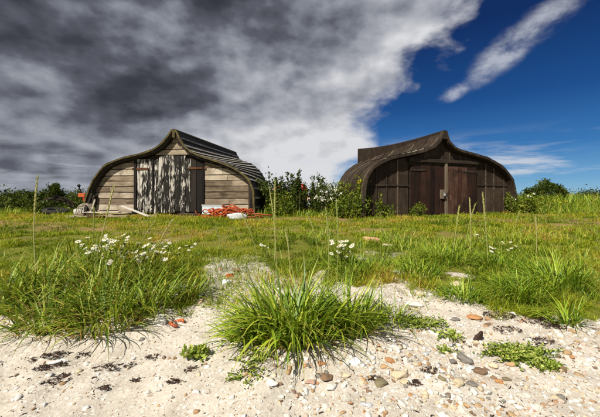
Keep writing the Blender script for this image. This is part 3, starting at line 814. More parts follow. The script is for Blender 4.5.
for (lb, px, py, wp, hm, n) in (
    ('straggling grass tuft at the lower left edge of the beach', 48, 322, 95, .52, 230),
    ('broad drooping grass tuft above the dark seaweed on the left', 105, 322, 110, .50, 360),
    ('grass tuft leaning toward the square white stone', 148, 308, 80, .46, 230),
    ('dense grass tuft at left picture edge below the junk heap', 40, 290, 90, .52, 300),
    ('grass tuft standing directly below the white daisies', 92, 292, 100, .50, 320),
    ('grass tuft at the right end of the white daisies', 150, 284, 80, .40, 220),
    ('dark reedy grass tuft behind the daisies toward the left shed', 70, 268, 90, .48, 240),
    ('sparse grass tuft left of the sandy tongue', 186, 296, 50, .30, 110),
    ('tall grass tuft outside left corner of the beach', 8, 305, 80, .5, 200)):
    tuft(lb, px, py, wp, hm * 1.18, int(n * .85), 'blade_left', LG, .0145, .7, (.05, .95), .25)
RG = 'grass tufts in the meadow on the right'
for (lb, px, py, wp, hm, n) in (
    ('dark green grass tuft below the right shed door', 445, 262, 80, .34, 260),
    ('grass tuft right of centre holding the small daisies', 500, 268, 80, .32, 260),
    ('tall pale grass tuft at the right picture edge', 556, 290, 75, .50, 260),
    ('grass tuft overhanging the sand on the far right', 520, 298, 80, .34, 260),
    ('grass tuft beside the white flower clump in the middle', 352, 272, 80, .30, 200),
    ('grass tuft above the bare sandy patch right of centre', 420, 275, 70, .28, 180),
    ('grass tuft bending over the pale slab on the right', 462, 300, 60, .26, 150),
    ('small grass tuft by the seaweed band on right edge', 566, 325, 40, .30, 70)):
    tuft(lb, px, py, wp, hm * 1.2, int(n * 1.35), 'blade_meadow', RG, .0115, .7, (.05, .7), .12)

# ---------------------------------------------------------------- seed stalks
def stalk(label, base, top, hd=.34):
    x, y, z = on_ground(*base); tp = at(top[0], top[1], y); h = tp.z - z; ddx = tp.x - x
    root = thing('seed_stalk', label, 'grass stalk', (x, y, z), 0, 'tall seed stalks of coarse grass')
    by = random.uniform(-.06, .06)
    wv = random.uniform(-.035, .035)
    P = lambda t: Vector((ddx * t ** 1.6 + wv * math.sin(math.pi * t) * h, by * t * t, h * t))
    r0 = .0042
    bm = bmesh.new(); bm_tube(bm, [P(t) for t in np.linspace(0, 1 - hd * .6, 8).tolist()], r0 * 1.1, 5)
    st = bm_obj('stem', bm, MATS['stalk'], root, True)
    # the ear: many small husks round the axis
    bm = bmesh.new(); ln = h * hd; k = max(24, int(ln / .011))
    bm_tube(bm, [P(t) for t in np.linspace(1 - hd, 1, 8).tolist()], [r0 * 1.2, r0 * 1.7, r0 * 1.8, r0 * 1.8, r0 * 1.7, r0 * 1.5, r0, r0 * .4], 5)
    for i in range(k):
        t = 1 - hd + hd * (i + .5) / k; p = P(t); a = i * 2.4; d = Vector((math.cos(a), math.sin(a), 0))
        s = (.9 if i / k < .75 else 1.4 - .7 * i / k)
        e = p + d * .012 * s * rng.uniform(.6, 1.3) + Vector((0, 0, .028)); q = Vector((-d.y, d.x, 0)) * .006
        v = [bm.verts.new(c) for c in (p + d * .002 - Vector((0, 0, .004)), p + d * .012 * s + q + Vector((0, 0, .008)), e, p + d * .012 * s - q + Vector((0, 0, .008)))]
        bm.faces.new(v)
    sh = bm_obj('seed_head', bm, MATS['stalk'], root)
    rv = random.random()
    for ob in (st, sh):
        at_ = ob.data.attributes.new('rnd', 'FLOAT', 'POINT'); at_.data.foreach_set('value', np.full(len(ob.data.vertices), rv, np.float32))
for lb, b, t in (
    ('tallest seed stalk rising from the back of the big tuft', (278, 288), (275.5, 181)),
    ('seed stalk just left of the tallest one by the hedge', (274, 268), (268.5, 187)),
    ('leaning seed stalk below the orange rope heap', (258, 272), (242, 212)),
    ('short seed stalk right of the tallest one', (290, 285), (285.5, 229)),
    ('slanting pale seed stalk below the hedge middle', (318, 262), (306, 212)),
    ('seed stalk over the white flower clump, left of a pair', (327, 292), (325.5, 208)),
    ('seed stalk over the white flower clump, right of a pair', (336, 292), (336, 202)),
    ('seed stalk left of the right shed door foot', (452, 262), (461, 206)),
    ('upright seed stalk before the right leaf of the red door', (470, 255), (468.5, 198)),
    ('tallest seed stalk before the right shed', (488, 268), (480.5, 193)),
    ('thin seed stalk leaning beside the tallest one at right shed', (466, 250), (476, 203)),
    ('slanting seed stalk below the bank on the right', (510, 248), (520.5, 211)),
    ('short seed stalk near the right picture edge', (536, 256), (533.5, 216)),
    ('slender seed stalk at the far left beside the junk heap', (38, 290), (36, 176)),
    ('tall seed stalk in front of the left shed planks', (92, 282), (111, 185)),
    ('short seed stalk left of the white plank', (90, 270), (97, 207)),
    ('seed stalk leaning right above the daisies, left of two', (133, 262), (155, 221)),
    ('seed stalk leaning right above the daisies, right of two', (154, 266), (175, 219)),
    ('low seed stalk under the white sack', (222, 262), (216, 226)),
    ('pale seed stalk above the bricks in the turf', (386, 262), (391, 232))):
    stalk(lb, b, t)

# ================================================================== BUSHES AND PLANTS
def leafset(P, size, up=.4, asp=.5):
    """folded leaf quads at points P"""
    n = len(P); d = rng.normal(0, 1, (n, 3)); d[:, 2] = np.abs(d[:, 2]) * .6 + up; d /= np.linalg.norm(d, axis=1)[:, None]
    s = np.cross(d, rng.normal(0, 1, (n, 3))); s /= np.linalg.norm(s, axis=1)[:, None] + 1e-9
    L = (size * rng.uniform(.6, 1.3, n))[:, None]; Wd = L * asp * .5
    nrm = np.cross(d, s)
    V = np.stack([P, P + d * L * .5 + s * Wd + nrm * L * .07, P + d * L, P + d * L * .5 - s * Wd + nrm * L * .07], 1).reshape(-1, 3)
    Q = np.arange(n * 4).reshape(n, 4)
    return V, Q, np.tile([0, .4, .8, .4], n), np.repeat(rng.random(n), 4)
def bush(name, label, loc, rx, ry, h, nstem, leaves, lsize, mat, cat='bush', group=None, flowers=None, spiky=.0, base=.0, asp=.5, dome_shape=False):
    """stems fanning out of the ground; leaves in clumps round them"""
    root = thing(name, label, cat, loc, 0, group)
    bm = bmesh.new(); tips = []; lp = []
    for i in range(nstem):
        a = rng.uniform(0, 6.28); r = math.sqrt(rng.random())
        b = Vector((math.cos(a) * r * rx * .6, math.sin(a) * r * ry * .6, 0)); b.z = float(G(loc[0] + b.x, loc[1] + b.y)) - loc[2] - .03
        dome = math.sqrt(max(.05, 1 - (r * .9) ** 2))
        hh = h * rng.uniform(.55, 1.0) * (dome if spiky < .5 else (.6 + .4 * dome))
        tip = Vector((math.cos(a) * r * rx * rng.uniform(.8, 1.05), math.sin(a) * r * ry, hh))
        mid = b.lerp(tip, .5) + Vector((rng.normal(0, .05), rng.normal(0, .05), .05 * hh))
        pts = [b, mid, tip]; bm_tube(bm, pts, [.012 + .006 * h, .008 + .003 * h, .003], 4)
        k = max(4, leaves // nstem); t = rng.random(k) ** .8 * (1 - base) + base
        sp = (.10 + .22 * (1 - spiky)) * (rx * .55 if spiky < .5 else .30)
        for tt in t.tolist():
            q = (1 - tt) ** 2 * b + 2 * tt * (1 - tt) * mid + tt * tt * tip
            s = sp * (1.15 - .75 * tt * spiky)
            lp.append(q + Vector((rng.normal(0, s), rng.normal(0, s), rng.normal(0, s * .7))))
        tips.append(tip)
    bm_obj('stems', bm, MATS['bark'], root)['kind'] = 'stuff'
    P = np.array([(v.x, v.y, max(v.z, .02)) for v in lp])
    if dome_shape:      # clumps of leaves over the outside of a dome, thinner inside
        nc = 90; cth = rng.uniform(0, 6.28, nc); cz = rng.random(nc) ** .8; cr_ = np.sqrt(1 - cz * cz) * rng.uniform(.75, 1., nc)
        C_ = np.stack([cr_ * np.cos(cth) * rx * .92, cr_ * np.sin(cth) * ry * .92, cz * h * rng.uniform(.70, 1.02, nc)], 1) * rng.uniform(.8, 1.06, (nc, 1))
        P = C_[rng.integers(0, nc, leaves)] + rng.normal(0, 1, (leaves, 3)) * np.array([rx * .085, ry * .085, h * .07]); P[:, 2] = np.maximum(P[:, 2], .02)
    V, Q, T, Rn = leafset(P, lsize, .35, asp)
    # clump-wise colour so that light and dark sprays read
    cr = fbm(P[:, 0] * 4 + loc[0], P[:, 2] * 4 + P[:, 1] * 3, 2); Rn = np.clip(Rn * .55 + np.repeat(cr, 4) * .75 - .2, 0, 1)
    mk_np('foliage', V, Q, MATS[mat], root, {'tip': T, 'rnd': Rn}, False)['kind'] = 'stuff'
    if flowers:
        fm, cnt, fs, lo = flowers
        k = rng.integers(0, len(lp), cnt * 6); F_ = np.array([tuple(lp[i]) for i in k]); F_ = F_[F_[:, 2] > h * lo][:cnt]
        F_[:, 1] -= ry * .35; F_[:, 2] += .02
        if len(F_):
            V, Q, T, Rn = leafset(np.repeat(F_, 4, 0) + rng.normal(0, fs * .35, (len(F_) * 4, 3)), fs, .1, .9)
            mk_np('flower_heads', V, Q, MATS[fm], root, {'tip': T * .0, 'rnd': Rn}, False)['kind'] = 'stuff'
    return root
def gp(px, y):
    x = (px - CX) / F * y; return (x, y, float(G(x, y)))
def bush_px(name, label, px, y, wpx, top, **kw):
    loc = gp(px, y); h = EYE + (HZ - top) / F * y - loc[2]; r = wpx / F * y / 2
    depth = kw.pop('ry', r * .7)
    return bush(name, label, loc, r, depth, h, **kw)
HG = 'weeds and shrubs between the two sheds'
bush_px('shrub', 'leafy dark shrub against the right side of the left shed', 268, 11.2, 34, 171, nstem=22, leaves=2600, lsize=.10, mat='leaf_dark', group=HG)
bush_px('shrub', 'dark shrub with upright spires right of the left shed', 288, 11.0, 38, 170, nstem=30, leaves=3600, lsize=.09, mat='leaf_dark', group=HG, spiky=.9)
bush_px('shrub', 'tallest dark spire plant in the middle of the hedge', 299, 10.7, 22, 169, nstem=12, leaves=1800, lsize=.08, mat='leaf_dark', group=HG, spiky=1.)
bush_px('shrub', 'dark shrub left of the white flowering bush', 311, 11.0, 34, 171, nstem=24, leaves=3000, lsize=.09, mat='leaf_dark', group=HG, spiky=.7)
bush_px('shrub', 'white flowering bush in the hedge between the sheds', 325, 10.5, 28, 178, nstem=24, leaves=2200, lsize=.08, mat='leaf_dark', group=HG, flowers=('petal_white', 60, .06, .35))
bush_px('shrub', 'green shrub against the left flank of the right shed', 342, 10.7, 34, 180, nstem=26, leaves=2600, lsize=.09, mat='leaf_mid', group=HG)
bush_px('shrub', 'low leafy weed in front of the left spires', 281, 10.2, 28, 190, nstem=18, leaves=1500, lsize=.09, mat='leaf_mid', group=HG)
bush_px('weed_plant', 'yellow flowering ragwort at the left corner of the right shed', 361, 9.75, 24, 175, nstem=16, leaves=1700, lsize=.085, mat='leaf_mid', cat='weed', group='weeds along the right shed', flowers=('petal_yellow', 26, .05, .8))
bush_px('weed_plant', 'thin tall weed before the felt panels of the right shed', 377, 9.6, 12, 179, nstem=4, leaves=260, lsize=.08, mat='leaf_mid', cat='weed', group='weeds along the right shed', flowers=('petal_yellow', 8, .04, .85))
bush_px('weed_plant', 'low weeds below the ragwort left of the felt panels', 350, 9.5, 38, 193, nstem=22, leaves=1800, lsize=.08, mat='leaf_mid', cat='weed', group='weeds along the right shed')
bush_px('weed_plant', 'low weeds at the foot of the felt panels', 388, 9.7, 26, 205, nstem=10, leaves=500, lsize=.07, mat='leaf_mid', cat='weed', group='weeds along the right shed')
bush_px('weed_plant', 'small leafy bush at the left foot of the red door', 418, 9.85, 15, 198, nstem=9, leaves=420, lsize=.075, mat='leaf_mid', cat='weed', group='weeds along the right shed')
bush_px('weed_plant', 'weed with white and rusty flower spikes at right shed corner', 521, 11.2, 30, 187, nstem=18, leaves=1600, lsize=.09, mat='leaf_mid', cat='weed', group='weeds along the right shed', flowers=('petal_white', 8, .06, .5))
bush_px('weed_plant', 'yellow green weeds on the bank right of the right shed', 538, 12.5, 46, 199, nstem=18, leaves=1000, lsize=.09, mat='leaf_mid', cat='weed', group='weeds along the right shed', flowers=('petal_yellow', 20, .04, .6))
bush_px('round_bush', 'round dark green bush on the bank at the far right', 546, 15.0, 45, 182, nstem=30, leaves=6500, lsize=.11, mat='leaf_dark', dome_shape=True)
LB = 'bushes at the far left behind the junk'
bush_px('round_bush', 'dark rounded bush on the far left skyline', 54, 14.5, 26, 184, nstem=22, leaves=3200, lsize=.11, mat='leaf_dark', group=LB, dome_shape=True)
bush_px('round_bush', 'low green bush at left edge of the picture', 36, 12.5, 34, 191, nstem=20, leaves=2600, lsize=.10, mat='leaf_dark', group=LB, dome_shape=True)
bush_px('round_bush', 'low dark bush between rusty hoop and left shed', 80, 13.5, 30, 191, nstem=16, leaves=1500, lsize=.10, mat='leaf_dark', group=LB)
bush_px('round_bush', 'green bush left of the old tyre', 46, 11.4, 36, 199, nstem=16, leaves=1200, lsize=.09, mat='leaf_dark', group=LB)
bush_px('round_bush', 'bush beyond the left edge of the field', 4, 13, 40, 188, nstem=22, leaves=1800, lsize=.11, mat='leaf_dark', group=LB)
bush_px('round_bush', 'bush beyond the right end of the bank', 596, 16, 36, 190, nstem=22, leaves=1800, lsize=.11, mat='leaf_dark')
# far hedgerow along the end of the fields
for i, (px, y, wp, top) in enumerate(((20, 60, 40, 194.0), (75, 70, 50, 194.5), (285, 75, 60, 195), (330, 70, 40, 195), (575, 80, 50, 195.5), (612, 70, 40, 195))):
    bush_px('hedgerow_bush', ('distant hedgerow bush on skyline at left edge', 'distant hedgerow bush on skyline behind the junk heap', 'distant hedgerow bush behind the spires', 'distant hedgerow bush behind the white flowers', 'distant hedgerow bush beyond the bank', 'distant hedgerow bush at right edge')[i],
            px, y, wp, top, nstem=24, leaves=1200, lsize=.5, mat='leaf_dark', group='hedgerow far behind the sheds')

# daisies: leafy clumps with white heads
def daisies(label, px, py, wpx, hm, nst, fs=.034):
    x, y, z = on_ground(px, py); r = wpx / F * y / 2
    root = thing('daisy_clump', label, 'daisies', (x, y, z), 0, 'white flowering clumps in the grass')
    bm = bmesh.new(); heads = []
    for i in range(nst):
        a = rng.uniform(0, 6.28); q = math.sqrt(rng.random()); b = Vector((math.cos(a) * q * r, math.sin(a) * q * r * .6, 0)); b.z = float(G(x + b.x, y + b.y)) - z
        t = b + Vector((rng.normal(0, .05), rng.normal(0, .04), hm * rng.uniform(.55, 1.2)))
        bm_tube(bm, [b, b.lerp(t, .6) + Vector((rng.normal(0, .02), 0, 0)), t], .0025, 3); heads.append(t)
    bm_obj('stems', bm, MATS['leaf_sand'], root)['kind'] = 'stuff'
    bm = bmesh.new(); bc = bmesh.new()
    for t in heads:
        nrm = Vector((rng.normal(0, .35), rng.normal(-.35, .3), 1)).normalized(); s = fs * rng.uniform(.75, 1.2)
        ax = nrm.orthogonal().normalized(); bx_ = nrm.cross(ax)
        for k in range(9):
            a = k * 2 * math.pi / 9; d = ax * math.cos(a) + bx_ * math.sin(a); e = nrm.cross(d) * s * .2
            bm.faces.new([bm.verts.new(t + c) for c in (d * s * .2, d * s * .6 + e, d * s - nrm * s * .12, d * s * .6 - e)])
        M4 = Matrix.Translation(t + nrm * .002) @ nrm.to_track_quat('Z', 'Y').to_matrix().to_4x4() @ Matrix.Diagonal((1, 1, .6, 1))
        bmesh.ops.create_icosphere(bc, subdivisions=1, radius=s * .3, matrix=M4)
    me = bpy.data.meshes.new('petals'); bm.to_mesh(me); bm.free(); me.materials.append(MATS['petal_white']); link('petals', me, root)['kind'] = 'stuff'
    bm_obj('flower_centres', bc, MATS['petal_yellow'], root)['kind'] = 'stuff'
    P = np.stack([rng.normal(0, r * .5, nst * 14), rng.normal(0, r * .35, nst * 14), rng.uniform(.02, hm * .9, nst * 14)], 1)
    V, Q, T, Rn = leafset(P, .05, .5, .25); mk_np('leaves', V, Q, MATS['leaf_mid'], root, {'tip': T, 'rnd': Rn}, False)['kind'] = 'stuff'
daisies('large clump of white daisies among the grass on the left', 128, 274, 78, .36, 60, .030)
daisies('looser white daisies at left end of the big clump', 104, 266, 44, .34, 20, .028)
daisies('few white daisies right of the big clump', 172, 264, 50, .24, 12, .026)
daisies('white daisies behind the right end of the big tuft', 342, 268, 22, .30, 20)
daisies('tiny white daisies in the meadow on the right', 506, 262, 26, .24, 8, .03)
daisies('single white flower left of the tallest stalk', 265, 258, 8, .2, 3, .03)
daisies('two white flowers high in the right meadow', 478, 242, 8, .2, 2, .035)

# leafy beach plants
def sand_plant(label, px, py, wpx, hm, n, ls, depth=.6, mat='leaf_sand'):
    x, y, z = on_ground(px, py); r = wpx / F * y / 2
    root = thing('sand_plant', label, 'beach plant', (x, y, z), 0, 'leafy plants creeping on the sand')
    bm = bmesh.new(); P = []
    ns = max(5, n // 16)
    for i in range(ns):
        a = rng.uniform(0, 6.28); q = .35 + .65 * rng.random(); e = Vector((math.cos(a) * r * q, math.sin(a) * r * q * depth, 0))
        e.z = float(GZ(x + e.x, y + e.y)) - z + hm * rng.uniform(.4, 1) * (1.1 - q * .7)
        s = Vector((rng.normal(0, r * .2), rng.normal(0, r * .2 * depth), 0)); s.z = float(GZ(x + s.x, y + s.y)) - z
        m_ = s.lerp(e, .5) + Vector((0, 0, hm * .3)); bm_tube(bm, [s, m_, e], .003, 3)
        for k in range(n // ns):
            t = rng.uniform(.25, 1.); P.append(s.lerp(m_, 2 * t) if t < .5 else m_.lerp(e, 2 * t - 1))
    bm_obj('stems', bm, MATS['leaf_mid'], root)['kind'] = 'stuff'
    P = np.array([tuple(p) for p in P]) + rng.normal(0, .012, (len(P), 3))
    P[:, 2] = np.maximum(P[:, 2], GZ(x + P[:, 0], y + P[:, 1]) - z + .004)
    V, Q, T, Rn = leafset(P, ls, .25, .55); mk_np('leaves', V, Q, MATS[mat], root, {'tip': T, 'rnd': Rn}, False)['kind'] = 'stuff'
sand_plant('small bright green plant alone on sand left of the big tuft', 197, 361, 32, .11, 230, .042)
sand_plant('creeping green plant at right front corner of the sand', 520, 356, 90, .055, 1300, .024, .5)
sand_plant('creeping plant patch right end near the brown stone', 545, 368, 36, .05, 330, .022, .6)
sand_plant('grey green creeping plant right of the big tuft', 424, 326, 60, .055, 700, .022, .5)
sand_plant('low creeping plant under the grey green patch', 448, 338, 34, .05, 160, .028, .5)
sand_plant('sprawling olive plant in front of the big tuft', 252, 362, 60, .05, 260, .026, .6)
sand_plant('thin olive runner at bottom edge left of the white stone', 246, 380, 60, .035, 150, .024, .5)
sand_plant('sparse seedling between grey stones on the right', 446, 350, 26, .04, 70, .026)

# ================================================================== STONES, SHELLS, SEAWEED
def stone_mesh(seed, sub, flat, rough=.3, facet=.85):
    bm = bmesh.new(); bmesh.ops.create_icosphere(bm, subdivisions=sub, radius=1.0)
    rs = random.Random(seed); off = Vector((rs.uniform(0, 90), rs.uniform(0, 90), rs.uniform(0, 90)))
    cuts = [(Vector((rs.gauss(0, 1), rs.gauss(0, 1), rs.gauss(0, .8))).normalized(), rs.uniform(.5, .88)) for _ in range(10)]
    for v in bm.verts:
        p = v.co.copy()
        for nrm, d in cuts:
            e = p.dot(nrm) - d
            if e > 0: p -= nrm * e * (.55 + .4 * facet)
        p *= 1 + rough * mnoise.noise(p * 1.3 + off) + .06 * mnoise.noise(p * 4 + off)
        v.co = (p.x, p.y, p.z * flat)
    me = bpy.data.meshes.new('stone'); bm.to_mesh(me); bm.free(); me.shade_smooth(); return me
SG = 'beach stones'
def stone(label, px, py, wpx, mat, flat=.45, name='beach_stone', cat='stone', asp=.75, tilt=.15, group=SG, seed=None):
    x, y, z = on_ground(px, py); r = wpx / F * y / 2
    me = stone_mesh(seed or random.randrange(9999), 3, 1.0); me.materials.append(MATS[mat])
    o = link(name, me); o.location = (x, y, float(GZ(x, y)) + r * flat * .30)
    o.scale = (r, r * asp, r * flat); o.rotation_euler = (random.uniform(-tilt, tilt), random.uniform(-tilt, tilt), random.uniform(-.5, .5))
    return tag(o, label, cat, group)
for a in (
    ('square upright white stone below the daisy tuft', 160, 322, 13, 'stone_white', .95),
    ('largest white stone below the right end of big tuft', 355.5, 364, 15, 'stone_white', .6),
    ('white stone left beside the largest white one', 345.5, 364.5, 10, 'stone_white', .5),
    ('orange tan stone in front of the big tuft', 322, 364, 9, 'stone_orange', .6),
    ('tiny orange stone left of the orange tan one', 305, 364.5, 6, 'stone_orange', .5),
    ('dark flat wedge stone at bottom below the big tuft', 327, 378.5, 17, 'stone_brown', .3),
    ('pinkish flat stone left of the dark wedge stone', 311, 381.5, 13, 'stone_pink', .35),
    ('long cream stone right of the white stones', 399, 374, 19, 'stone_cream', .45),
    ('brown orange stone behind the long cream stone', 389.5, 362, 11, 'stone_orange', .55),
    ('tan stone just left of the brown orange one', 384, 368, 8.5, 'stone_tan', .6),
    ('dark olive stone at the bottom with light top', 380, 383.5, 16, 'stone_olive', .4),
    ('cream stone at the bottom right of the olive stone', 405, 382, 11, 'stone_cream', .45),
    ('small white stone at the right foot of big tuft', 395, 348, 9, 'stone_white', .45),
    ('white stone at bottom edge left of dark wedge', 331, 388, 12, 'stone_white', .4),
    ('small orange shell-like stone at the bottom', 363, 381, 7, 'stone_orange', .5),
    ('large white and tan slab above the creeping patch', 412.5, 304, 20, 'stone_white', .35),
    ('pale stone behind the large white slab', 420, 296, 10, 'stone_cream', .5),
    ('long orange stone under the right meadow edge', 474, 318.5, 16, 'stone_orange', .35),
    ('tan stone right beside the long orange stone', 488, 319, 9.5, 'stone_tan', .5),
    ('humped grey brown stone left of the green creeper', 465.5, 359, 17, 'stone_grey', .55),
    ('small grey stone touching the humped one', 452.5, 360, 9.5, 'stone_grey', .5),
    ('small white stone under the humped grey stone', 459, 364.5, 7.5, 'stone_white', .6),
    ('flat bluish white stone under the humped grey stone', 470, 366, 12, 'stone_blue', .35),
    ('flat brown stone right of the bluish white one', 481, 370.5, 15, 'stone_brown', .45),
    ('big cream stone at bottom right of centre', 458, 383, 15, 'stone_cream', .6),
    ('dark grey flat stone beside the big cream stone', 472, 383, 13, 'stone_grey', .4),
    ('olive pebble at bottom left of the big cream stone', 442, 380.5, 9, 'stone_olive', .6),
    ('brown angular stone near the creeper front', 493.5, 376.5, 8.5, 'stone_brown', .55),
    ('reddish stone in front of the creeper', 500, 381, 9, 'stone_orange', .5),
    ('dark olive stone beside the reddish stone', 507.5, 379.5, 9, 'stone_olive', .45),
    ('grey stone in the sand above the seaweed', 454.5, 321, 9.5, 'stone_grey', .4),
    ('cream stone left of the green creeper', 494, 366, 10, 'stone_cream', .55),
    ('tan stone at the lower edge of the creeper', 511, 365, 10, 'stone_tan', .5),
    ('upright brown stone at the right picture edge', 561, 371, 10, 'stone_brown', 1.0),
    ('cream stone below the upright brown stone', 559, 378, 10, 'stone_cream', .5),
    ('white stone at bottom edge below the olive plant', 272.5, 385, 15, 'stone_white', .35),
    ('white shell shaped stone on the sandy tongue', 224.5, 284, 8, 'stone_white', .9),
    ('brown stone high on the sandy tongue', 237, 271, 9, 'stone_brown', .5),
    ('grey stone right of the brown one on the tongue', 244.5, 272.5, 8, 'stone_grey', .5),
    ('white stone at left of the sandy tongue', 209, 296, 8, 'stone_white', .45),
    ('tan stone at the left border of the tongue', 208, 279, 6, 'stone_tan', .5),
    ('pale slab lying in the right meadow', 457.5, 284.5, 18, 'stone_cream', .3),
    ('small white stone beside the meadow slab', 471.5, 289, 8, 'stone_white', .5),
    ('flat pale slab in the turf in mid picture', 389.5, 246.5, 16, 'stone_cream', .3),
    ('long pale stone in grass below the turf slab', 397.5, 273, 20, 'stone_white', .25),
    ('dark pebble on the sand right of left tufts', 142, 338, 6.5, 'stone_grey', .7),
    ('white stone on right sand before the seaweed band', 441, 372, 8, 'stone_white', .5),
    ('white stone right of the long cream stone', 428, 380, 9, 'stone_white', .45),
    ('pale blue stone below the grey green creeper', 424, 352, 9, 'stone_blue', .4),
    ('cream flat stone low on the middle sand', 345, 378, 10, 'stone_cream', .35)):
    stone(*a)
# a brick in the turf
x, y, z = on_ground(371.5, 241); bm = bmesh.new(); bm_box(bm, (-.15, -.08, -.05), (.15, .08, .06), Matrix.Rotation(.2, 4, 'Z') @ Matrix.Rotation(.12, 4, 'Y'), .025)
o = bm_obj('brick', bm, MATS['stone_tan']); o.location = (x, y, z + .01); tag(o, 'worn brown brick lying in the turf in mid picture', 'brick')
# clam shells at the foot of the big tuft
for i, (px, py, wd, lb) in enumerate(((234, 347, 8, 'white clam shell at the left foot of the big tuft'), (243, 346, 7, 'middle one of three shells at the tuft foot'), (251, 347, 8, 'right one of three shells at the tuft foot'))):
    x, y, z = on_ground(px, py); r = wd / F * y / 2 * 1.2; bm = bmesh.new(); rows = []
    for a in np.linspace(0, 1, 6):
        rows.append([bm.verts.new((r * a * math.sin(t) * (1 + .04 * math.cos(8 * t)), r * (a * math.cos(t)) * .9, r * .55 * (1 - a * a))) for t in np.linspace(-1.9, 1.9, 13)])
    for p, q in zip(rows[1:], rows[2:]):
        for k in range(12): bm.faces.new((p[k], p[k + 1], q[k + 1], q[k]))
    for k in range(12): bm.faces.new((rows[0][0], rows[1][k], rows[1][k + 1])) if True else None
    o = bm_obj('clam_shell', bm, MATS['shell'], None, True); md = o.modifiers.new('thick', 'SOLIDIFY'); md.thickness = .004
    o.location = (x, y, float(GZ(x, y)) + .004); o.rotation_euler = (.5, .2 * i - .2, .7 * i); tag(o, lb, 'shell', 'shells on the sand')
# an orange rope end on the sand, a red scrap on the tongue, a white stick
x, y, z = on_ground(176, 324); bm = bmesh.new()
bm_tube(bm, [(.055 * math.cos(t) * (1 + .25 * math.sin(t)), .05 * math.sin(t), .024 + .010 * math.sin(2 * t)) for t in np.linspace(.3, 5.4, 16)], .012, 6)
o = bm_obj('rope_piece', bm, MATS['plastic_orange'], None, True); o.location = (x, y, float(GZ(x, y))); tag(o, 'curled orange rope end on the sand right of the square white stone', 'rope')
x, y, z = on_ground(230, 277); bm = bmesh.new(); bm_box(bm, (-.035, -.012, 0), (.035, .012, .035), Matrix.Rotation(.4, 4, 'Y'), .005)
bm_box(bm, (-.03, -.02, .0), (.01, -.012, .05), Matrix.Rotation(-.3, 4, 'Y'), .003)
o = bm_obj('plastic_scrap', bm, MATS['plastic_red']); o.location = (x, y, float(GZ(x, y)) - .004); tag(o, 'small red plastic scrap on the sandy tongue', 'scrap')
x, y, z = on_ground(58.5, 363); bm = bmesh.new(); bm_tube(bm, [(-.06, .02, .012), (-.02, .0, .016), (.02, .01, .016), (.06, -.01, .012)], [.008, .012, .012, .006], 6)
o = bm_obj('bleached_stick', bm, MATS['shell'], None, True); o.location = (x, y, float(GZ(x, y))); o.rotation_euler = (0, 0, .5); tag(o, 'short bleached stick between the dark seaweed heaps', 'stick')
x, y, z = on_ground(478.5, 342); me = stone_mesh(77, 3, 1.); me.materials.append(MATS['seaweed'])
o = link('kelp_stump', me); r = 11 / F * y / 2; o.scale = (r * .8, r * .6, r * 1.4); o.location = (x, y, z + r * .9); o.rotation_euler = (.2, .4, .3); tag(o, 'dark upright kelp stump above the humped grey stone', 'seaweed')

# small pebbles: one shared look per colour
protos = {m: [] for m in ('stone_white', 'stone_cream', 'stone_tan', 'stone_orange', 'stone_brown', 'stone_grey', 'stone_blue', 'stone_pink')}
for m in protos:
    for k in range(3):
        me = stone_mesh(len(m) * 5 + ord(m[6]) + k * 7, 2, 1.); me.materials.append(MATS[m]); protos[m].append(me)
PEB = []
ms = list(protos); pw = np.array([.32, .30, .12, .05, .06, .06, .06, .05]); pw /= pw.sum()
cnt = 0
while cnt < 290:
    u = rng.random(); px = rng.uniform(270, 590) if u < .66 else rng.uniform(10, 590); py = 296 + 118 * rng.random() ** .8
    if u > .88: px, py = rng.uniform(190, 260), rng.uniform(262, 315)
    x, y, z = on_ground(px, py)
    if float(sand_mask(x, y)) < .5: continue
    m = ms[rng.choice(len(ms), p=pw)]; r = (2.2 + 4.6 * rng.random() ** 2.4) / F * y * .5
    o = link('pebble', protos[m][cnt % 3]); o.location = (x, y, float(GZ(x, y)) + r * .2)
    o.scale = (r * rng.uniform(.9, 1.3), r * rng.uniform(.6, 1.), r * rng.uniform(.4, .75)); o.rotation_euler = (rng.normal(0, .2), rng.normal(0, .2), rng.uniform(0, 6.28))
    tag(o, None, 'pebble', 'pebbles scattered over the sand'); PEB.append((o, m.split('_')[1], px, py)); cnt += 1
MARKS = [(159, 319, 'square white stone'), (355, 364, 'largest white stone'), (327, 378, 'dark wedge stone'), (399, 374, 'long cream stone'), (412, 304, 'large white slab'),
         (474, 318, 'long orange stone'), (465, 359, 'humped grey stone'), (458, 383, 'big cream stone'), (561, 371, 'upright brown stone'), (197, 355, 'small bright green plant'),
         (55, 356, 'largest seaweed heap'), (243, 346, 'three shells'), (230, 277, 'red plastic scrap'), (520, 352, 'green creeper'), (107, 368, 'long seaweed strand'), (272, 385, 'white stone below the olive plant'), (300, 340, 'big grass tuft')]
cells = {}
for o, c, px, py in PEB:
    mx, my, nm = min(MARKS, key=lambda q: math.hypot(q[0] - px, (q[1] - py) * 1.6))
    rel = ('left of' if px < mx else 'right of') if abs(px - mx) > 1.4 * abs(py - my) else ('behind' if py < my else 'in front of')
    cells.setdefault((c if c != 'blue' else 'bluish', rel, nm), []).append((math.hypot(px - mx, py - my), o))
ORD = ('nearest', 'second nearest', 'third nearest', 'fourth nearest', 'fifth nearest', 'sixth nearest', 'seventh nearest', 'eighth nearest', 'ninth nearest', 'tenth nearest')
for (c, rel, nm), lst in cells.items():
    lst.sort(key=lambda q: q[0])
    for k, (_, o) in enumerate(lst):
        o['label'] = ('small %s pebble %s the %s' % (c, rel, nm)) if len(lst) == 1 else ('%s small %s pebble %s the %s' % (ORD[min(k, 9)], c, rel, nm))
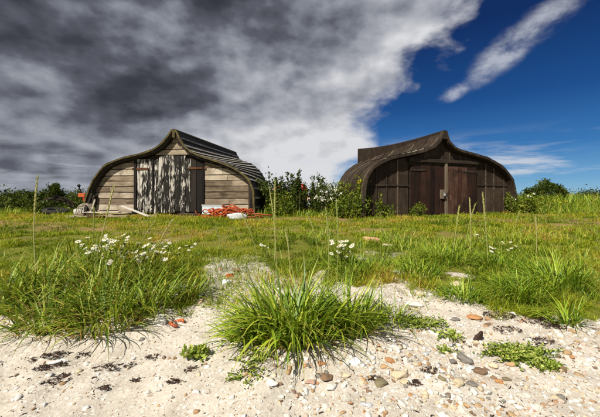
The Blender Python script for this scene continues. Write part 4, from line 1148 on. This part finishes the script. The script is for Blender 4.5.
# gravel and shell grit too small to pick apart
def grit(name, n, mat, label, smin, smax, xr, bias=1., cond=None):
    V0 = np.array([(1, 0, 0), (-1, 0, 0), (0, 1, 0), (0, -1, 0), (0, 0, .6), (0, 0, -.6)], float)
    F0 = np.array([(0, 2, 4), (2, 1, 4), (1, 3, 4), (3, 0, 4), (2, 0, 5), (1, 2, 5), (3, 1, 5), (0, 3, 5)])
    y = 1.5 + 4.6 * rng.random(n) ** bias * .75; x = rng.uniform(-1, 1, n) * (y * 1.05 + .1)
    k = rng.random(n) < sand_mask(x, y) * (cond(x, y) if cond else 1.)
    x, y = x[k], y[k]; n = len(x); s = rng.uniform(smin, smax, n)[:, None, None] * rng.uniform(.6, 1.3, (n, 1, 3))
    a = rng.uniform(0, 6.28, n); c, q = np.cos(a), np.sin(a); v = V0[None] * s
    v = np.stack([v[:, :, 0] * c[:, None] - v[:, :, 1] * q[:, None], v[:, :, 0] * q[:, None] + v[:, :, 1] * c[:, None], v[:, :, 2]], -1)
    v += np.stack([x, y, GZ(x, y) + .001], -1)[:, None, :]
    f = (F0[None] + (np.arange(n) * 6)[:, None, None]).reshape(-1, 3)
    o = mk_np(name, v.reshape(-1, 3), f, mat); return tag(o, label, 'gravel', None, 'stuff')
@material('pebble_mix')
def _(n):
    r = n.attr('rnd'); P = n.coord('Object'); f = n.noise(P, 40, 4, .6)
    c = n.ramp(r, [(0, (.66, .65, .62)), (.30, (.70, .66, .58)), (.50, (.58, .49, .35)), (.66, (.42, .29, .16)), (.73, (.38, .24, .14)), (.77, (.20, .14, .10)), (.84, (.22, .21, .19)), (.90, (.50, .40, .33)), (.96, (.50, .53, .56))], 'CONSTANT')
    c = n.mix(n.ramp(f, [(.35, 0.), (.75, .7)]), c, n.mix(1., c, (.45, .42, .4), 'MULTIPLY'))
    n.out(n.principled(c, .75, n.bump(f, .3, .004), .3))
def pebble_bed(n):
    bm = bmesh.new(); bmesh.ops.create_icosphere(bm, subdivisions=2, radius=1.); bm.verts.ensure_lookup_table()
    V0 = np.array([tuple(v.co) for v in bm.verts]); F0 = np.array([[v.index for v in f.verts] for f in bm.faces]); bm.free()
    y = rng.uniform(1.5, 3.7, n); x = rng.uniform(-1.05, 1.05, n) * y
    dn = .10 + .9 * sstep(x + .15 * y, -.25, .7) * (1 - .55 * sstep(y, 2.2, 2.9)) * (.35 + 1.1 * sstep(fbm(x * 2.2, y * 3, 3), .35, .65)) + .5 * np.exp(-((x + .8) / .35) ** 2 - ((y - 3.4) / .5) ** 2)
    k = rng.random(n) < sand_mask(x, y) * dn; x, y = x[k], y[k]; n = len(x)
    r = .005 + .024 * rng.random(n) ** 3.0
    sc = np.stack([r * rng.uniform(.9, 1.4, n), r * rng.uniform(.7, 1.1, n), r * rng.uniform(.4, .8, n)], -1)
    v = V0[None] * (1 + rng.normal(0, .07, (n, len(V0), 1))) * sc[:, None, :]
    nr = rng.normal(0, 1, (n, 1, 3)); nr /= np.linalg.norm(nr, axis=2, keepdims=True)
    for _ in range(4):
        nr = rng.normal(0, 1, (n, 1, 3)); nr[..., 2] *= .6; nr /= np.linalg.norm(nr, axis=2, keepdims=True)
        e = np.clip((v * nr).sum(2, keepdims=True) - .45 * r[:, None, None], 0, None); v -= nr * e
    a = rng.uniform(0, 6.28, n); c, q = np.cos(a)[:, None], np.sin(a)[:, None]
    v = np.stack([v[..., 0] * c - v[..., 1] * q, v[..., 0] * q + v[..., 1] * c, v[..., 2]], -1) + np.stack([x, y, GZ(x, y) + r * .04], -1)[:, None, :]
    f = (F0[None] + (np.arange(n) * len(V0))[:, None, None]).reshape(-1, 3)
    o = mk_np('pebble_bed', v.reshape(-1, 3), f, MATS['pebble_mix'], None, {'rnd': np.repeat(rng.random(n), len(V0))})
    tag(o, 'mixed little pebbles and shell bits bedded in the sand', 'pebbles', None, 'stuff')
pebble_bed(11000)
right = lambda x, y: .25 + .75 * sstep(x + .3 * y, .2, 1.4)
grit('shell_gravel', 7000, MATS['stone_white'], 'fine white shell gravel over the sand', .003, .009, 1, 1., right)
grit('tan_gravel', 5000, MATS['stone_tan'], 'fine tan gravel over the sand', .003, .009, 1, 1., right)
grit('brown_gravel', 4000, MATS['stone_brown'], 'fine brown gravel and bark crumbs over the sand', .002, .007, 1)

# seaweed
def weed_mesh(n, rx, ry, hz, ls, seed):
    r = np.random.default_rng(seed); bm = bmesh.new()
    for i in range(n):
        a = r.uniform(0, 6.28); q = math.sqrt(r.random()); p = Vector((math.cos(a) * q * rx, math.sin(a) * q * ry, r.uniform(0, hz) * (1.1 - q)))
        d = r.uniform(0, 6.28); L = ls * r.uniform(.35, 1.2); w_ = L * r.uniform(.06, .2); prev = None; pos = p.copy()
        for k in range(5):
            t = k / 4; sd_ = Vector((-math.sin(d), math.cos(d), r.normal(0, .5))) * w_ * (1 - .6 * t)
            pr = (bm.verts.new(pos + sd_), bm.verts.new(pos - sd_))
            if prev: bm.faces.new((prev[0], prev[1], pr[1], pr[0]))
            prev = pr; d += r.normal(0, 1.0); pos = pos + Vector((math.cos(d), math.sin(d) * .7, r.normal(-.1, .3))) * L / 4; pos.z = max(pos.z, .002)
    return bm
for i, (px, py, wp, n, lb) in enumerate((
    (55, 356, 24, 60, 'largest dark seaweed heap on the left sand'), (44, 368, 16, 40, 'dark seaweed heap below the largest one at left'),
    (60, 366, 12, 22, 'small seaweed heap right of the bleached stick'), (107, 368, 24, 34, 'long flat seaweed strand on the lower left sand'),
    (64, 378, 14, 20, 'thin seaweed scrap near the lower left bottom'), (53, 385, 22, 26, 'curved seaweed strand at the lower left bottom edge'),
    (105, 388, 12, 20, 'seaweed knot at bottom edge left'), (138, 380, 9, 14, 'tiny seaweed knot right of the bottom left strands'),
    (130, 363, 13, 16, 'seaweed scrap below the broad drooping tuft'), (154, 357, 16, 18, 'brown seaweed scrap left of the small green plant'),
    (82, 354, 12, 16, 'seaweed scrap right of the largest heap'), (34, 361, 14, 18, 'flat seaweed at the left edge of the sand'),
    (172, 384, 14, 20, 'seaweed scrap at the bottom left of the olive plant'), (192, 371, 16, 18, 'brown weed litter under the small green plant'),
    (500, 316, 30, 80, 'left part of the dark seaweed band under the meadow'), (530, 319, 34, 92, 'middle part of the dark seaweed band under the meadow'),
    (556, 328, 26, 72, 'right end of the dark seaweed band'), (508, 332, 26, 48, 'scattered brown seaweed below the band'),
    (540, 342, 24, 48, 'scattered seaweed between band and creeper'), (430, 372, 22, 20, 'brown strand among the stones right of centre'),
    (414, 384, 14, 20, 'dark seaweed curl at the bottom among cream stones'), (375, 378, 16, 18, 'seaweed wrapped behind the dark olive stone'),
    (255, 372, 26, 22, 'brown weed litter under the olive plant'), (462, 345, 20, 18, 'brown seaweed scrap above the humped stone'), (300, 346, 26, 26, 'dry brown litter at the foot of the big tuft'))):
    x, y, z = on_ground(px, py); r = wp / F * y / 2
    o = bm_obj('seaweed_clump', weed_mesh(int(n * 2.2), r * 1.1, r * .6, .02, .038, i), MATS['seaweed']); o.location = (x, y, float(GZ(x, y)) + .004)
    tag(o, lb, 'seaweed', 'seaweed washed up on the sand')
def litter(n, xr, yr, cond, name, label, seed):
    r = np.random.default_rng(seed); bm = bmesh.new(); c = 0
    while c < n:
        y = r.uniform(*yr); x = r.uniform(-1, 1) * (y * 1.05)
        if r.random() > float(sand_mask(x, y)) * cond(x, y): c += .15; continue
        z = float(GZ(x, y)); d = r.uniform(0, 6.28); L = r.uniform(.005, .02); p = Vector((x, y, z + .005)); prev = None; wd = L * r.uniform(.1, .3)
        for k in range(3):
            s_ = Vector((-math.sin(d), math.cos(d), r.normal(0, .3))) * wd
            pr = (bm.verts.new(p + s_), bm.verts.new(p - s_))
            if prev: bm.faces.new((prev[0], prev[1], pr[1], pr[0]))
            prev = pr; d += r.normal(0, .6); p = p + Vector((math.cos(d), math.sin(d), r.normal(.0, .15))) * L
        c += 1
    o = bm_obj(name, bm, MATS['seaweed']); tag(o, label, 'seaweed', None, 'stuff')
litter(420, None, (1.55, 3.3), lambda x, y: .25 + .75 * float(sstep(vnoise(x * 3 + 5, y * 5), .45, .75)), 'seaweed_litter', 'fine dark seaweed crumbs strewn over the sand', 4)

# ================================================================== JUNK ROUND THE LEFT SHED
# orange rope heap
y = 9.45; x = (232 - CX) / F * y; z = float(G(x, y))
root = thing('rope_heap', 'heap of tangled orange rope right of the peeling door', 'rope', (x, y, z))
for k in range(17):
    r = np.random.default_rng(40 + k); cx0 = r.normal(0, .38); cy0 = r.uniform(-.12, .2); ra = r.uniform(.25, .5); rb = r.uniform(.08, .2); hh = .04 + .019 * k * max(.1, 1 - abs(cx0) * 1.2)
    tl = r.uniform(-.25, .25); ph = r.uniform(0, 6)
    pts = [(cx0 + ra * math.cos(t) * (1 + .2 * math.sin(2.3 * t + ph)), cy0 + rb * math.sin(t), max(.03, hh + tl * math.cos(t) * ra + .06 * math.sin(3.7 * t + ph) + r.normal(0, .012))) for t in np.linspace(ph, ph + r.uniform(4, 9.5), 40)]
    bm = bmesh.new(); bm_tube(bm, pts, r.uniform(.012, .022), 6); bm_obj('rope_coil', bm, MATS['rope_orange'], root, True)
for k, pts in enumerate(([(-.5, 0, .1), (-.75, -.05, .08), (-.95, -.02, .04), (-1.08, -.08, .12), (-1.12, -.1, .22)], [(.5, 0, .1), (.8, .05, .12), (1.05, .02, .09), (1.25, .1, .06)], [(-.9, -.1, .03), (-.4, -.2, .03), (.1, -.22, .04), (.7, -.15, .03)], [(-.7, 0, .03), (-.3, 0, .25), (0, 0, .42), (.25, 0, .28), (.6, -.02, .10)])):
    pp = [Vector(p) for p in pts]; sm_ = []
    for a, b in zip(pp, pp[1:]): sm_ += [a.lerp(b, q) for q in (0, .25, .5, .75)]
    sm_.append(pp[-1]); bm = bmesh.new(); bm_tube(bm, sm_, .022, 6); bm_obj('rope_strand', bm, MATS['rope_orange'], root, True)
# fish box leaning on the wall
u0, _ = A.uv(204.5, 215, .1); u1, _ = A.uv(225, 215, .1)
root = thing('fish_box', 'pale blue and white fish box standing behind the orange rope', 'box', A.O + Matrix.Rotation(A.phi, 3, 'Z') @ Vector(((u0 + u1) / 2, .04, 0)), A.phi)
hw = (u1 - u0) / 2
bm = bmesh.new(); bm_box(bm, (-hw, -.12, .0), (hw, -.10, .30), None, .006); bm_obj('front_panel', bm, MATS['plastic_blue_white'], root)
bm = bmesh.new(); bm_box(bm, (-hw, .10, .0), (hw, .12, .30), None, .006); bm_obj('rear_panel', bm, MATS['plastic_blue_white'], root)
for s in (-1, 1):
    bm = bmesh.new(); bm_box(bm, (s * hw - .012, -.098, .0), (s * hw + .012, .098, .30), None, .005); bm_obj('end_panel', bm, MATS['plastic_blue_white'], root)
bm = bmesh.new(); bm_box(bm, (-hw - .02, -.135, .285), (hw + .02, -.122, .325), None, .005); bm_obj('top_lip', bm, MATS['paint_white'], root)
# white sack
x, y, z = on_ground(236, 222.5); y = 9.0; x = (236 - CX) / F * y; z = float(G(x, y))
me = stone_mesh(21, 3, 1., .35, .2); me.materials.append(MATS['sack_white']); o = link('plastic_sack', me); o.scale = (.34, .2, .13); o.location = (x, y, z + .08); o.rotation_euler = (0, .05, .1)
tag(o, 'crumpled white plastic sack in front of the orange rope', 'sack')
# leaning and lying timbers on the left
def timber(name, label, p0, p1, w_, t_, mat, cat='plank', group='loose timber by the left shed'):
    p0 = Vector(p0); p1 = Vector(p1); d = p1 - p0; L = d.length; bm = bmesh.new()
    q = d.to_track_quat('X', 'Z').to_matrix().to_4x4()
    bm_box(bm, (-L / 2, -w_ / 2, -t_ / 2), (L / 2, w_ / 2, t_ / 2), q, .008)
    o = bm_obj(name, bm, MATS[mat]); o.location = (p0 + p1) / 2; return tag(o, label, cat, group)
def gpt(px, y, up=0.): 
    q = gp(px, y); return Vector((q[0], q[1], q[2] + up))
timber('plank', 'long white plank slanting down before the peeling door', gpt(122, 9.95, .34), gpt(150, 9.45, .03), .10, .04, 'paint_white')
timber('plank', 'thick white beam end resting on the timber pile', gpt(119, 9.9, .22), gpt(133, 9.7, .17), .11, .08, 'wood_pale')
timber('plank', 'brown plank lying along the left shed wall', gpt(95, 9.5, .04), gpt(128, 9.4, .05), .14, .06, 'drift')
timber('plank', 'pale grey board on top of the timber pile', gpt(90, 9.65, .14), gpt(120, 9.6, .17), .16, .035, 'wood_pale')
timber('plank', 'rusty red plank under the pale grey board', gpt(80, 9.45, .04), gpt(104, 9.35, .05), .10, .05, 'rust')
timber('plank', 'short white board left of the shed corner', gpt(79, 9.8, .10), gpt(93, 9.7, .17), .12, .03, 'wood_pale')
timber('plank', 'weathered stick pointing left from the pile', gpt(66, 9.6, .03), gpt(84, 9.5, .08), .06, .04, 'drift')
timber('plank', 'dark board propped at left corner of the shed', gpt(84, 9.9, .02), gpt(92, 10.15, .75), .10, .04, 'wood_dark')
timber('plank', 'short brown offcut in the grass beside the pile', gpt(67, 9.2, .03), gpt(75, 9.25, .05), .1, .05, 'drift')
for i_, (lb, a_, b_, wd_, th_, m_) in enumerate((
    ('splintered pale lath lying left in front of the creel pot', (72, 9.4, .03), (88, 9.3, .06), .05, .03, 'wood_pale'),
    ('brown batten crossing the timber pile', (98, 9.7, .20), (114, 9.45, .05), .05, .04, 'drift'),
    ('dark broken board behind the slanting white plank', (108, 9.9, .05), (136, 9.85, .10), .12, .04, 'wood_dark'),
    ('short pale block on the ground before the peeling door', (152, 9.6, .04), (158, 9.6, .05), .1, .08, 'wood_pale'),
    ('thin red brown slat in grass under the white plank', (120, 9.3, .02), (138, 9.25, .03), .06, .03, 'rust'),
    ('leaning grey lath against the left eave', (90, 9.75, .02), (95, 10.0, .55), .05, .03, 'wood_pale'))):
    timber('plank', lb, gpt(*a_), gpt(*b_), wd_, th_, m_)
# pale hoop / basket in the pile
x, y, z = gp(86, 9.9); root = thing('creel_pot', 'pale hooped creel pot at the left shed corner', 'creel', (x, y, z), .4)
for k in range(4):
    bm = bmesh.new(); bm_tube(bm, [(.22 * math.cos(t), -.3 + .2 * k, .42 * math.sin(t)) for t in np.linspace(0, math.pi, 11)], .014, 5); bm_obj('hoop', bm, MATS['wood_pale'], root, True)
bm = bmesh.new(); bm_box(bm, (-.24, -.33, 0), (.24, .33, .03), None, .005); bm_obj('base_board', bm, MATS['drift'], root)
for a in (.6, 1.57, 2.5):
    bm = bmesh.new(); bm_tube(bm, [(.23 * math.cos(a), -.32, .43 * math.sin(a)), (.23 * math.cos(a), .32, .43 * math.sin(a))], .01, 5); bm_obj('rail', bm, MATS['wood_pale'], root)
# old tyre
x, y, z = gp(56, 10.9); bm = bmesh.new(); rows = []
for a in np.linspace(0, 2 * math.pi, 28, endpoint=False):
    rows.append([bm.verts.new(((.30 + .10 * math.cos(b)) * math.cos(a) * 1.0, (.30 + .10 * math.cos(b)) * math.sin(a), .11 * max(-.8, min(.8, 1.2 * math.sin(b))))) for b in np.linspace(0, 2 * math.pi, 12, endpoint=False)])
for i in range(28):
    for k in range(12): bm.faces.new((rows[i][k], rows[i][(k + 1) % 12], rows[(i + 1) % 28][(k + 1) % 12], rows[(i + 1) % 28][k]))
o = bm_obj('old_tyre', bm, MATS['rubber'], None, True); o.location = (x, y, z + .10); o.rotation_euler = (.15, .1, 0); o.scale = (1.15, .8, .9); tag(o, 'old black tyre lying in weeds at far left', 'tyre')
# upturned dark rowing boat remains: curved ribs on a keel
x, y, z = gp(58, 12.0); root = thing('wrecked_boat_frame', 'dark arched boat ribs standing in weeds at far left', 'boat frame', (x, y, z), .5)
for k in range(5):
    s = 1 - .10 * abs(k - 1); bm = bmesh.new()
    bm_tube(bm, [(.62 * s * math.cos(t), -.7 + .38 * k, .60 * s * math.sin(t) ** .8) for t in np.linspace(.02, math.pi - .02, 15)], .035, 5); bm_obj('rib', bm, MATS['iron'], root, True)
bm = bmesh.new(); bm_tube(bm, [(0, -.75, .63), (0, 0, .66), (0, .9, .50)], .045, 5); bm_obj('keel', bm, MATS['iron'], root)
# red winch post with black handle
x, y, z = gp(82.5, 10.7); root = thing('trailer_winch', 'red trailer winch post with black knob left of shed', 'winch', (x, y, z), .2)
bm = bmesh.new(); bm_tube(bm, [(.12, 0, 0), (.10, 0, .45), (.0, 0, .75)], [.05, .05, .045], 6); bm_obj('post', bm, MATS['plastic_red'], root)
bm = bmesh.new(); bm_box(bm, (-.12, -.06, .62), (.10, .06, .76), None, .01); bm_obj('drum_bracket', bm, MATS['plastic_orange'], root)
bm = bmesh.new(); bm_tube(bm, [(-.02, 0, .76), (-.08, -.02, .90), (-.10, -.03, 1.02)], .02, 6); bmesh.ops.create_icosphere(bm, subdivisions=2, radius=.055, matrix=Matrix.Translation((-.10, -.03, 1.03))); bm_obj('handle', bm, MATS['rubber'], root)
# white drum lid / bucket in the junk
x, y, z = gp(80, 10.2); root = thing('bucket', 'white bucket on its side among junk left of shed', 'bucket', (x, y, z + .14)); root.rotation_euler = (0, R(80), .3)
bm = bmesh.new(); prof = [(.0, -.15), (.11, -.15), (.14, .15), (.15, .15), (.15, .17), (.13, .17), (.105, -.12), (0, -.12)]; rr = []
for a in np.linspace(0, 2 * math.pi, 16, endpoint=False): rr.append([bm.verts.new((r_ * math.cos(a), r_ * math.sin(a), h_)) for r_, h_ in prof])
for i in range(16):
    for k in range(len(prof) - 1):
        try: bm.faces.new((rr[i][k], rr[i][k + 1], rr[(i + 1) % 16][k + 1], rr[(i + 1) % 16][k]))
        except ValueError: pass
bmesh.ops.remove_doubles(bm, verts=bm.verts, dist=.0005); bm_obj('shell', bm, MATS['paint_white'], root, True)
bm = bmesh.new(); bm_tube(bm, [(.15 * math.cos(t), .05 * math.sin(t) , .17 + .13 * math.sin(t)) for t in np.linspace(0, math.pi, 9)], .005, 4); bm_obj('handle', bm, MATS['steel'], root)
# fish boxes with buoys behind the hedge
x, y, z = gp(295, 12.4)
for k, (bx, lb) in enumerate(((278, 'fish box stack hidden behind hedge under the left buoy'), (301, 'fish box stack hidden behind hedge under the round red buoy'))):
    x, y, z = gp(bx, 12.3); root = thing('crate_stack', lb, 'fish boxes', (x, y, z), .1 * k, 'fish boxes behind the hedge')
    for i in range(3):
        bm = bmesh.new(); bm_box(bm, (-.40, -.25, i * .24 + .002), (.40, .25, i * .24 + .22), None, .015); bx_ = bm_obj('crate', bm, MATS[('plastic_orange', 'plastic_blue_white')[i % 2]], root)
        bm = bmesh.new(); bm_box(bm, (-.42, -.27, i * .24 + .19), (.42, -.252, i * .24 + .225), None, .004); bm_obj('rim', bm, MATS['paint_white'], bx_)
def buoy(label, px, y, pyc, r, mat):
    p = at(px, pyc, y); root = thing('buoy', label, 'buoy', (p.x, p.y, p.z - r), 0, 'buoys behind the hedge')
    bm = bmesh.new(); bmesh.ops.create_uvsphere(bm, u_segments=18, v_segments=12, radius=r, matrix=Matrix.Translation((0, 0, r)))
    for v in bm.verts:
        if v.co.z > r * 1.5: v.co.z += (v.co.z - r * 1.5) * .6
    bm_obj('float', bm, MATS[mat], root, True)
    bm = bmesh.new(); bm_tube(bm, [(.045 * math.cos(t), 0, 2.35 * r + .045 * math.sin(t)) for t in np.linspace(0, 2 * math.pi, 11)], .014, 5); bm_obj('eye_ring', bm, MATS['plastic_blue_white'], root)
zt = lambda px, y: gp(px, y)[2]
buoy('orange buoy at the left of the hedge top', 278, 12.3, 197 - (zt(278, 12.3) + .705 + .2 - EYE) * F / 12.3, .2, 'plastic_orange')
buoy('round red buoy showing above the hedge spires', 302.5, 12.3, 197 - (zt(301, 12.3) + .705 + .2 - EYE) * F / 12.3, .2, 'plastic_red')
print('objects', len(bpy.data.objects), 'tris', sum(len(p.vertices) - 2 for m in bpy.data.meshes for p in m.polygons) if False else '')
